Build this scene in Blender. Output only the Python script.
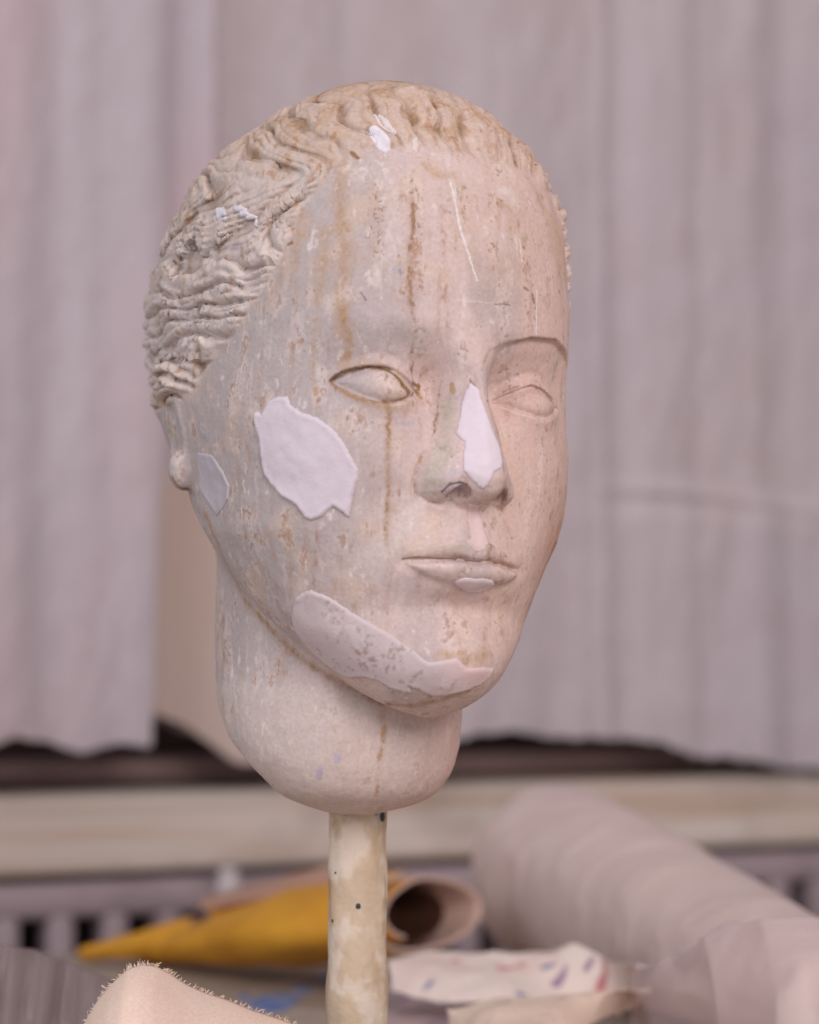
import bpy, bmesh, math, random
import numpy as np
from mathutils import Vector, Matrix, noise as mnoise
from mathutils.geometry import delaunay_2d_cdt

# ------------------------------------------------------------------ camera, light, exposure
for o in list(bpy.data.objects): bpy.data.objects.remove(o)
S = bpy.context.scene
COL = S.collection
CAM_Z = 0.96
FPX = 2440.0                       # focal length in pixels of the 819 x 1024 frame
PITCH = math.radians(3.0)
cam_d = bpy.data.cameras.new('camera'); cam = bpy.data.objects.new('camera', cam_d); COL.objects.link(cam)
cam.location = (0, 0, CAM_Z); cam.rotation_euler = (math.radians(90) + PITCH, 0, 0)
cam_d.sensor_fit = 'VERTICAL'; cam_d.sensor_height = 36.0; cam_d.lens = FPX / 1024 * 36.0
cam_d.clip_start = 0.05; cam_d.clip_end = 50
cam_d.dof.use_dof = True; cam_d.dof.focus_distance = 0.94; cam_d.dof.aperture_fstop = 6.4
S.camera = cam

S.view_settings.view_transform = 'Standard'; S.view_settings.look = 'None'
S.view_settings.gamma = 1.0; S.view_settings.exposure = 0.0
S.view_settings.use_curve_mapping = False

w = bpy.data.worlds.new('world'); S.world = w; w.use_nodes = True
bg = w.node_tree.nodes['Background']; bg.inputs[0].default_value = (1.0, 0.93, 0.95, 1); bg.inputs[1].default_value = 0.38

def area(name, loc, target, size, power, col, size_y=None):
    d = bpy.data.lights.new(name, 'AREA'); d.energy = power; d.color = col; d.size = size
    if size_y: d.shape = 'RECTANGLE'; d.size_y = size_y
    o = bpy.data.objects.new(name, d); COL.objects.link(o); o.location = loc
    o.rotation_euler = (Vector(target) - Vector(loc)).to_track_quat('-Z', 'Y').to_euler()
    return o
# soft daylight from the studio windows high on the left, a warmer room lamp behind the camera
area('window_light', (-1.7, .1, 1.9), (0, 1.2, 1.0), 1.4, 15, (0.90, 0.93, 1.0))
area('room_light', (.8, -1.0, 1.95), (0, 1.2, 1.02), 1.05, 35, (1.0, 0.90, 0.885))

def at(px, py, Y):
    "the point seen at pixel px, py at depth Y from the camera along +y"
    dx = (px - 409.5) / FPX; dz = (512 - py) / FPX
    c, s = math.cos(PITCH), math.sin(PITCH)
    dy = c - s * dz; up = s + c * dz
    t = Y / dy
    return Vector((dx * t, Y, CAM_Z + up * t))
# ------------------------------------------------------------------ the head, an implicit form in millimetres
YAW, NOD, ROLL = math.radians(30.06), math.radians(-1.31), math.radians(2.61)
HEAD_O = np.array([(352.24 - 409.5) / FPX, 1.0, CAM_Z + (640 - 402.0) / FPX])
def _rot():
    cy, sy = math.cos(YAW), math.sin(YAW); cp, sp = math.cos(NOD), math.sin(NOD); cr, sr = math.cos(ROLL), math.sin(ROLL)
    Rz = np.array([[cy, -sy, 0], [sy, cy, 0], [0, 0, 1]]); Rx = np.array([[1, 0, 0], [0, cp, -sp], [0, sp, cp]])
    Ry = np.array([[cr, 0, sr], [0, 1, 0], [-sr, 0, cr]])
    return Ry @ Rx @ Rz
HR = _rot()
def head_to_world(P): return P @ HR.T * 0.001 + HEAD_O

def _hash(i, j, k, seed):
    h = (i * 374761393 + j * 668265263 + k * 2147483647 + seed * 1274126177) & 0xffffffff
    h = ((h ^ (h >> 13)) * 1274126177) & 0xffffffff
    return ((h ^ (h >> 16)) & 0xffff) / 65535.0
def vnoise(x, y, z, seed=0):
    xi = np.floor(x).astype(np.int64); yi = np.floor(y).astype(np.int64); zi = np.floor(z).astype(np.int64)
    u = x - xi; v = y - yi; t = z - zi
    u = u * u * (3 - 2 * u); v = v * v * (3 - 2 * v); t = t * t * (3 - 2 * t)
    r = 0
    for a in (0, 1):
        for b in (0, 1):
            for c in (0, 1):
                r = r + _hash(xi + a, yi + b, zi + c, seed) * (u if a else 1 - u) * (v if b else 1 - v) * (t if c else 1 - t)
    return r * 2 - 1
def fbm(x, y, z, seed=0, n=3):
    r = 0; a = 1
    for i in range(n): r = r + a * vnoise(x, y, z, seed + i); x = x * 2.03; y = y * 2.03; z = z * 2.03; a *= .5
    return r
def sstep(a, b, x):
    t = np.clip((x - a) / (b - a), 0, 1); return t * t * (3 - 2 * t)
def smin(a, b, k):
    h = np.clip(.5 + .5 * (b - a) / k, 0, 1); return b * (1 - h) + a * h - k * h * (1 - h)
def smax(a, b, k): return -smin(-a, -b, k)
def gau(x, z, x0, z0, sx, sz): return np.exp(-((x - x0) / sx) ** 2 - ((z - z0) / sz) ** 2)

def table(rows, smooth=2.0):
    "rows (z, v...) ascending in z -> lookup arrays"
    rows = np.array(rows, float); zz = np.arange(rows[0, 0], rows[-1, 0] + .25, .5)
    out = []
    for j in range(1, rows.shape[1]):
        v = np.interp(zz, rows[:, 0], rows[:, j])
        if smooth:
            k = int(smooth * 2); ker = np.exp(-np.linspace(-2, 2, 4 * k + 1) ** 2); ker /= ker.sum()
            vp = np.concatenate([2 * v[0] - v[1:2 * k + 1][::-1], v, 2 * v[-1] - v[-2 * k - 1:-1][::-1]])
            v = np.convolve(vp, ker, 'valid')
        out.append(v)
    return zz, out

#          z   half-width front   back  y-of-width  front exponent
HEADT = [(-127,  3,  -74,  -70, -72, 2.0),
         (-126,  8,  -77,  -64, -71, 2.0),
         (-124,  14,  -81,  -58, -70, 2.0),
         (-120,  21,  -89,  -46, -68, 2.0),
         (-116,  26,  -95,  -36, -64, 2.0),
         (-110,  32,  -99,  -26, -60, 2.0),
         (-104,  38,  -99,  -16, -54, 2.05),
         (-96,   46,  -96,   -4, -46, 2.1),
         (-88,   51.5,-94,    8, -38, 2.15),
         (-78,   57.5,-97,   20, -30, 2.2),
         (-68,   63,  -99,   30, -22, 2.3),
         (-58,   69.5,-98,   32, -14, 2.45),
         (-48,   73.0,-96,   46,  -8, 2.6),
         (-35,   75.0,-94,   58,  -4, 2.7),
         (-20,   75.5,-93,   78,   0, 2.75),
         (-5,    75,  -93.5,96,   2, 2.65),
         (10,    74,  -95, 105.5,  4, 2.65),
         (22,    75,  -96, 108,    6, 2.6),
         (38,    76.5,-96, 108,    8, 2.5),
         (55,    76.0,-94, 98,    6, 2.4),
         (70,    75,  -91, 96,     4, 2.35),
         (83,    71,  -87, 84,     0, 2.3),
         (95,    64,  -80, 67,    -8, 2.25),
         (106,   52,  -72, 45,   -16, 2.15),
         (115,   41,  -62,  22,   -20, 2.1),
         (122,   28,  -51,  2,   -23, 2.0),
         (126,   17,  -39, -7,  -24, 2.0),
         (128,   8,   -31, -18,  -24, 2.0)]
NECKT = [(-167,  10,  -24,  -6, -14, 2.0),
         (-165,  20,  -34,  -4, -15, 2.0),
         (-162,  30,  -42,   0, -14, 2.1),
         (-157,  35,  -48,   0, -14, 2.1),
         (-148,  43,  -52,  14,  -9, 2.1),
         (-138,  47,  -53,  35,  -4, 2.1),
         (-124,  49,  -53,  48,   1, 2.1),
         (-110,  48.5,-50,  52.5, 3, 2.1),
         (-90,   49,  -48,  53,   6, 2.1),
         (-75,   49,  -44,  52,   8, 2.1),
         (-60,   49,  -40,  50,  10, 2.1),
         (-40,   48,  -30,  52,  14, 2.1),
         (-20,   30,  -10,  60,  20, 2.1)]
HT = table(HEADT, 2.5); NT = table(NECKT, 4.0)
def loft(T, x, y, z, near=0.0):
    zz, (w_, f, b, c, n) = T
    zc = np.clip(z, zz[0], zz[-1])
    I = lambda v: np.interp(zc, zz, v)
    W = np.maximum(I(w_), 1) * np.where(x < 0, 1 - near * np.exp(-((z + 42) / 24) ** 2), 1); C = I(c); N = I(n); Fd = np.maximum(C - I(f), 1); Bd = np.maximum(I(b) - C, 1)
    yy = y - C; front = yy < 0
    D = np.where(front, Fd, Bd); N = np.where(front, N, np.interp(z, [52, 68, 82], [2.1, 1.78, 1.62]))
    r = ((np.abs(x) / W) ** N + (np.abs(yy) / D) ** N) ** (1 / N) + 1e-6
    L = np.sqrt(x * x + yy * yy)
    d = np.where(r > .05, L * (1 - 1 / r), -np.minimum(W, D))
    over = np.maximum(z - zz[-1], zz[0] - z)
    return np.where(over > 0, np.sqrt(np.maximum(d, 0) ** 2 + over ** 2) + np.minimum(d, 0) * 0, d)

def ell(x, y, z, c, r):
    a = (x - c[0]) / r[0]; b = (y - c[1]) / r[1]; g = (z - c[2]) / r[2]
    k = np.sqrt(a * a + b * b + g * g) + 1e-9
    k2 = np.sqrt((a / r[0]) ** 2 + (b / r[1]) ** 2 + (g / r[2]) ** 2) + 1e-9
    return k * (k - 1) / k2
def cap(x, y, z, A, B, ra, rb):
    A = np.array(A, float); B = np.array(B, float); d = B - A; L2 = d @ d
    t = np.clip(((x - A[0]) * d[0] + (y - A[1]) * d[1] + (z - A[2]) * d[2]) / L2, 0, 1)
    return np.sqrt((x - A[0] - t * d[0]) ** 2 + (y - A[1] - t * d[1]) ** 2 + (z - A[2] - t * d[2]) ** 2) - (ra + (rb - ra) * t)

# hairline: height on the head against the angle round from the face
HLA = np.radians([0, 15, 25, 33, 38, 43, 47, 54, 62, 72, 80, 88, 100, 115, 180])
HLZ = np.array([90, 90, 88, 84, 76, 64, 48, 32, 20, 11, 3, -5, -6, -6, -10.])
def hair_mask(x, y, z):
    "positive inside the hair, in mm of height above the hairline"
    az = np.abs(np.arctan2(x, -y + 0.0))
    return z - np.interp(az, HLA, HLZ)

# upper and lower lid edges against distance from the midline, (near side, far side)
UPN = np.array([(17.5,-5.5),(21,-3.9),(25,-1.4),(30,1.7),(34.5,2.9),(38.5,2.7),(45.5,0),(50,-3.2)])
LON = np.array([(17.5,-5.9),(20,-6.8),(24,-8.6),(32.5,-11.3),(36,-11.2),(40.5,-10),(46,-6.8),(50,-3.6)])
UPF = np.array([(17,-4.6),(20,-2.6),(24,-.4),(28,1.5),(32.5,2.7),(36,2.3),(41,.6),(46,-1.6),(49.5,-4.2)])
LOF = np.array([(17,-4.8),(20,-6.4),(24,-8.5),(30,-10.3),(34,-10.6),(38,-9.9),(45.5,-7),(49.5,-4.6)])
def _sm(T_):
    xx = np.arange(10, 60, .25); v = np.interp(xx, T_[:, 0], T_[:, 1]); k = np.exp(-np.linspace(-2, 2, 13) ** 2); k /= k.sum()
    return xx, np.convolve(np.pad(v, 6, mode='edge'), k, 'valid')
EYT = [_sm(t) for t in (UPN, LON, UPF, LOF)]
def eye_curves(x, ax):
    f = lambda i: np.interp(ax, *EYT[i])
    return np.where(x < 0, f(0), f(2)), np.where(x < 0, f(1), f(3))

#       z    ridge  width wing  ridge half-width
NOZ = table([(-52, 0,   19,  0,   3), (-50, .3, 19, .1, 3), (-48.5, 1.5, 19.8, .9, 3), (-47, 4.8, 20.6, 2.4, 3), (-45, 10.0, 21.3, 4.8, 3.2), (-42.5, 14.6, 21.9, 6.4, 3.6),
             (-38, 18.4, 21.6, 6.0, 3.8), (-33, 18.9, 20.2, 3.6, 3.4), (-26, 17.0, 17.2, .8, 2.6), (-18, 13.8, 14.2, 0, 2.0), (-8, 10.0, 11.2, 0, 1.6),
             (0, 7.2, 10.0, 0, 1.8), (6, 5.2, 11.0, 0, 2.6), (14, 2.8, 16, 0, 5), (24, 0, 24, 0, 6), (40, 0, 30, 0, 6)], 1.2)
def relief(x, z):
    "forward displacement of the face, mm, positive = out"
    ax = np.abs(x); h = 0; far = (x > 0) * 1.0
    # eye sockets
    h = h - (9.8 + .8 * far) * gau(ax, z, 15.5, -3, 8.6, 11.5)
    h = h - 4.6 * gau(ax, z, 30, 4, 14, 9)
    h = h - (4.2 - 2.0 * far) * gau(ax, z, 49, 0, 10, 13)
    # brow: soft on the near side, a crisp plane edge on the far side
    h = h + 1.5 * gau(ax, z, 30, 20, 20, 6) * (1 - .4 * far)
    zb_ = np.interp(ax, [4, 8, 15, 26, 42, 53, 62], [8, 13, 16.5, 20.0, 21.5, 19.0, 14])
    h = h - far * 3.2 * (.35 + .65 * sstep(6, 22, ax)) * sstep(.8 + 1.6 * sstep(22, 10, ax), -1.2 - 1.6 * sstep(22, 10, ax), z - zb_) * sstep(-16, 10, z) * sstep(6, 12, ax) * sstep(64, 50, ax)
    # eyeball and lids
    h = h + 4.2 * gau(ax, z, 33, -4, 13, 9.5)
    zu, zl = eye_curves(x, ax)
    d = np.minimum(zu - z, z - zl); inx = (ax > 17) & (ax < 50)
    dx = np.where(ax < 30, 17.3 - ax, ax - 49.8)
    d = np.where(inx, d, -np.sqrt(np.maximum(dx, 0) ** 2 + (z + 4.3) ** 2))
    near = np.exp(-(np.clip(-d, 0, 99) / 3.6) ** 2)
    edge = sstep(16, 22.0, ax) * sstep(51.5, 46.0, ax)
    h = h + 1.0 * near * sstep(.5, -.7, d) * (.3 + .7 * edge)
    top = sstep(-7, -3, z - .25 * zu)
    h = h - (1.5 + .5 * far * 0) * np.exp(-((d - .7) / 1.15) ** 2) * (.45 + .55 * top) * inx
    h = h + 1.7 * sstep(0, 5, d)                                            # blank eyeball swells
    h = h - (.5 + .2 * far) * np.exp(-((z - zu - 5.2) / 1.6) ** 2) * edge
    # nose
    zq = z - 2.4 * np.exp(-((ax - 9.0) / 3.2) ** 2) + .8 * sstep(9, 15, ax)
    J = lambda i: np.interp(zq, NOZ[0], NOZ[1][i])
    H, W, eW, R0 = J(0), J(1) * (1 - .23 * far * sstep(-15, -30, z)), J(2), J(3)
    lin = H + (eW - H) * (ax - R0) / (W - R0)
    sec2 = smin(H - .03 * ax * ax + .4, lin + .8, 1.8)
    wing = sstep(W + .9, W - .9, ax)
    mixw = np.clip(eW / 1.5, 0, 1)
    h = h + mixw * np.maximum(sec2, 0) * wing + (1 - mixw) * np.maximum(smax(sec2, 0 * sec2, 2.2) - .55 * sstep(W - 4, W + 4, ax), 0) * sstep(W + 9, W, ax)
    h = h - 1.2 * np.exp(-((ax - W - .7) / 1.1) ** 2) * sstep(-50, -46, z) * sstep(-26, -34, z)
    # side-of-nose hollow and cheek
    h = h + 2.2 * gau(ax, z, 40, -28, 17, 15)
    h = h - 2.6 * gau(ax, z, 46, -62, 15, 18)
    h = h - 1.6 * gau(ax, z, 22, -52, 9, 11)
    # muzzle
    h = h + 3.0 * gau(ax, z, 0, -66, 24, 14)
    # philtrum
    h = h - 1.1 * gau(ax, z, 0, -56, 2.6, 6) + .7 * gau(ax, z, 5, -57, 2.4, 6)
    # lips
    axl = ax; ax = ax * (1 + .07 * far)
    zm = -67.6 - 1.6 * sstep(4, 25, ax) - 1.0 * np.exp(-(ax / 4.5) ** 2) - .5 * far * sstep(6, 20, ax)
    e = np.clip(1 - (ax / 26.0) ** 2.0, 0, 1)
    zt = zm + (6.4 * e ** .85) * (1 - .2 * np.exp(-(ax / 3.0) ** 2)) + .7 * np.exp(-((ax - 6) / 3.5) ** 2)
    zb = zm - 10.0 * e ** .75
    up = sstep(zt + .7, zt - .7, z) * sstep(zm - .3, zm + 1.0, z) * e ** .5
    lo = sstep(zb - 1.6, zb + 1.4, z) * sstep(zm + .3, zm - 1.0, z) * e ** .5
    h = h + up * (1.0 + 1.2 * np.clip((z - zm) / 6, 0, 1))
    h = h + lo * (1.2 + 3.3 * np.sin(np.pi * np.clip((z - zb) / (zm - zb + 1e-6), 0, 1)) ** .8)
    h = h - 2.2 * np.exp(-((z - zm) / 1.3) ** 2) * sstep(27.5, 22, ax)
    h = h - 1.3 * gau(ax, z, 26.5, -69.5, 3.0, 3.5)
    ax = axl
    # fold under the lower lip, chin boss
    h = h - 3.6 * gau(ax, z, 0, -84.5, 17, 5.5)
    h = h + 2.4 * gau(ax, z, 0, -103, 15, 10)
    return h

def head_sdf(P, detail=True):
    x, y, z = P[:, 0], P[:, 1], P[:, 2]
    fr = sstep(-25, -58, y)
    h = relief(x, z) * fr * (np.abs(z + 20) < 110)
    # keep relief off the far sides
    d = loft(HT, x, y + h, z, .07)
    d = smax(d, -(z + 400), 1)
    ax = np.abs(x)
    tipb = ell(ax, y, z, (0, -103.0, -38.0), (7.4, 9.8, 7.6))
    d = smin(d, tipb, 3.0)
    # nostrils
    ca, sa = math.cos(.38), math.sin(.38)
    xx = ax - 9.2 + 1.0 * (x > 0); yy = y + 102.0; zq = z + 43.6
    xr = xx * ca - yy * sa; yr = xx * sa + yy * ca
    no = ell(xr, yr, zq, (0, 0, 0), (3.9, 6.0, 5.2))
    d = smax(d, -no, .9)
    # neck
    nk = loft(NT, x, y, z)
    # sinew in front of the ear side, hollow
    nk = nk - 1.6 * np.exp(-((ax - 34 + (z + 100) * -.25) / 7) ** 2) * sstep(0, -20, y) * sstep(-150, -130, z)
    d = smin(d, nk, 4.0 + 10 * sstep(-20, 40, y))
    # hair, with the thick curl that rolls over the ear
    d = smin(d, ell(ax, y, z, (73.0, 12, 3.5), (7.5, 13, 8.0)), 3.0)
    hm = hair_mask(x, y, z)
    if detail:
        inh = hm > -12
        if inh.any():
            xs, ys, zs = x[inh], y[inh], z[inh]
            hd = hair_relief(xs, ys, zs, hm[inh])
            d = d.copy(); d[inh] -= hd
        d = d - .22 * fbm(x / 6, y / 6, z / 6, 5, 2)
    # ear below the hair: rim, inner ridge, lobe
    e1 = cap(ax, y, z, (70.5, 19, -4), (69.5, 18, -28), 2.6, 2.4)
    e2 = cap(ax, y, z, (73.5, 9, -8), (72, 4, -19), 1.7, 1.3)
    e3 = cap(ax, y, z, (72, 4, -19), (70.0, 6, -30), 1.3, 1.6)
    lob = ell(ax, y, z, (69.3, 9.5, -33), (7.0, 6.6, 8.6))
    ear = smin(smin(e1, lob, 5), smin(e2, e3, 1.5), 3)
    ear = ear + .3 * fbm(x / 5, y / 5, z / 5, 21, 2) if detail else ear
    d = smin(d, ear, 2.2)
    return d

def hair_relief(x, y, z, hm):
    a = np.arctan2(z - 8, x)              # strands run front to back round the y axis
    n1 = vnoise(x / 19, y / 19, z / 19, 11); n2 = vnoise(x / 8, y / 15, z / 7, 12); n3 = vnoise(x / 4, y / 6, z / 4, 13)
    side = sstep(80, 40, z)
    fan = np.arctan2(z - 44, y + 84) * 62; s = a * 76 * (1 - .3 * side) + np.where(x < 0, -1, 1) * fan * .34 * side
    wv = s + 5.0 * n1 + 1.5 * n2 + (1.2 + .2 * side) * np.sin(y / 8.5 + 3 * n1) + .12 * (y + 20)
    g1 = 1 - np.abs(np.sin(np.pi * wv / (9.0 - 1.5 * side)))
    g2 = 1 - np.abs(np.sin(np.pi * wv / 3.7 + 1.3 + n1))
    g3 = 1 - np.abs(np.sin(np.pi * wv / 1.9 + n2))
    cr = np.sin(y / 4.6 + 2.5 * np.sin(wv * .8) + 2.5 * n2)
    r = -3.0 * g1 ** 2.4 - (1.2 - .45 * side) * g2 ** 2 * (1 + .6 * n1) - .3 * (1 - .7 * side) * g3 ** 2 + 1.2 * n2 + .6 * n3 + .35 * vnoise(x / 1.7, y / 2.2, z / 1.7, 14) + (.15 + .5 * side) * cr * .8
    cake = vnoise(x / 12 + 5, y / 14, z / 12, 15); r = r * (.62 + .5 * sstep(-.5, .4, cake)) + .5 * cake
    fade = sstep(-3, 5, hm + 3 * n2) * (1 - .75 * sstep(118, 126, z))
    amp = .75 + .45 * side
    rise = 2.1 + .6 * side
    return fade * (r * amp * 1.3 + rise)

def grad(P, e=.3):
    f0 = head_sdf(P); G = np.empty_like(P)
    for j in range(3):
        Q = P.copy(); Q[:, j] += e; G[:, j] = (head_sdf(Q) - f0) / e
    return f0, G
def project(P, it=3, lim=1.2):
    for _ in range(it):
        f, G = grad(P); g2 = (G * G).sum(1) + 1e-6
        st = np.clip(f / np.sqrt(g2), -lim, lim) / np.sqrt(g2)
        P = P - G * st[:, None] * .9
    return P
def surface_nets(lo, hi, h):
    n = [int((hi[i] - lo[i]) / h) + 2 for i in range(3)]
    ax_ = [lo[i] + h * np.arange(n[i]) for i in range(3)]
    F = np.empty(n, np.float32)
    for i in range(n[0]):
        Y, Z = np.meshgrid(ax_[1], ax_[2], indexing='ij')
        F[i] = head_sdf(np.c_[np.full(Y.size, ax_[0][i]), Y.ravel(), Z.ravel()], detail=False).reshape(Y.shape)
    S_ = F < 0
    cnt = np.zeros([m - 1 for m in n], np.int32); acc = np.zeros([m - 1 for m in n] + [3], np.float32); ne = np.zeros([m - 1 for m in n], np.int32)
    sl = lambda a, m: slice(a, m - 1 + a)
    for a in (0, 1):
        for b in (0, 1):
            for c in (0, 1): cnt += S_[sl(a, n[0]), sl(b, n[1]), sl(c, n[2])]
    act = (cnt > 0) & (cnt < 8)
    corners = [(a, b, c) for a in (0, 1) for b in (0, 1) for c in (0, 1)]
    for p in corners:
        for d_ in range(3):
            if p[d_]: continue
            q = list(p); q[d_] = 1
            f0 = F[sl(p[0], n[0]), sl(p[1], n[1]), sl(p[2], n[2])]; f1 = F[sl(q[0], n[0]), sl(q[1], n[1]), sl(q[2], n[2])]
            cross = (f0 < 0) != (f1 < 0)
            t = np.where(cross, f0 / np.where(f0 == f1, 1, f0 - f1), 0)
            for k in range(3):
                acc[..., k] += np.where(cross, (t if k == d_ else p[k]), 0)
            ne += cross
    idx = -np.ones(act.shape, np.int64); idx[act] = np.arange(act.sum())
    ii = np.argwhere(act)
    V = (ii + acc[act] / np.maximum(ne[act], 1)[:, None]) * h + np.array(lo)
    Q = []
    for d_ in range(3):
        e1, e2 = [(1, 2), (2, 0), (0, 1)][d_]
        s0 = S_[tuple(slice(0, n[k] - 1) if k == d_ else slice(1, n[k] - 1) for k in range(3))]
        s1 = S_[tuple(slice(1, n[k]) if k == d_ else slice(1, n[k] - 1) for k in range(3))]
        for flip in (0, 1):
            c = np.argwhere((s0 & ~s1) if not flip else (~s0 & s1))
            c = c + np.array([0 if k == d_ else 1 for k in range(3)])
            u = np.zeros(3, int); u[e1] = 1; v = np.zeros(3, int); v[e2] = 1
            g = [idx[tuple((c - o).T)] for o in (u + v, v, 0 * u, u)]
            q = np.stack(g, 1)
            Q.append(q if not flip else q[:, ::-1])
    return V, np.concatenate(Q)
def subdivide(V, Q):
    n = len(V); E = np.concatenate([Q[:, [i, (i + 1) % 4]] for i in range(4)])
    Es = np.sort(E, 1); U, inv = np.unique(Es, axis=0, return_inverse=True); inv = inv.ravel()
    M = V[U].mean(1); Fc = V[Q].mean(1)
    m = len(Q); e = [n + inv[i * m:(i + 1) * m] for i in range(4)]; f = n + len(U) + np.arange(m)
    NQ = np.concatenate([np.stack([Q[:, i], e[i], f, e[(i - 1) % 4]], 1) for i in range(4)])
    return np.concatenate([V, M, Fc]), NQ
def np_mesh(name, V, Q):
    me = bpy.data.meshes.new(name); me.vertices.add(len(V)); me.vertices.foreach_set('co', V.astype(np.float32).ravel())
    k = Q.shape[1]; me.loops.add(Q.size); me.polygons.add(len(Q))
    me.loops.foreach_set('vertex_index', Q.astype(np.int32).ravel())
    me.polygons.foreach_set('loop_start', np.arange(0, Q.size, k, dtype=np.int32)); me.polygons.foreach_set('loop_total', np.full(len(Q), k, np.int32))
    me.polygons.foreach_set('use_smooth', np.ones(len(Q), bool)); me.update(calc_edges=True); me.validate()
    return me
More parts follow.
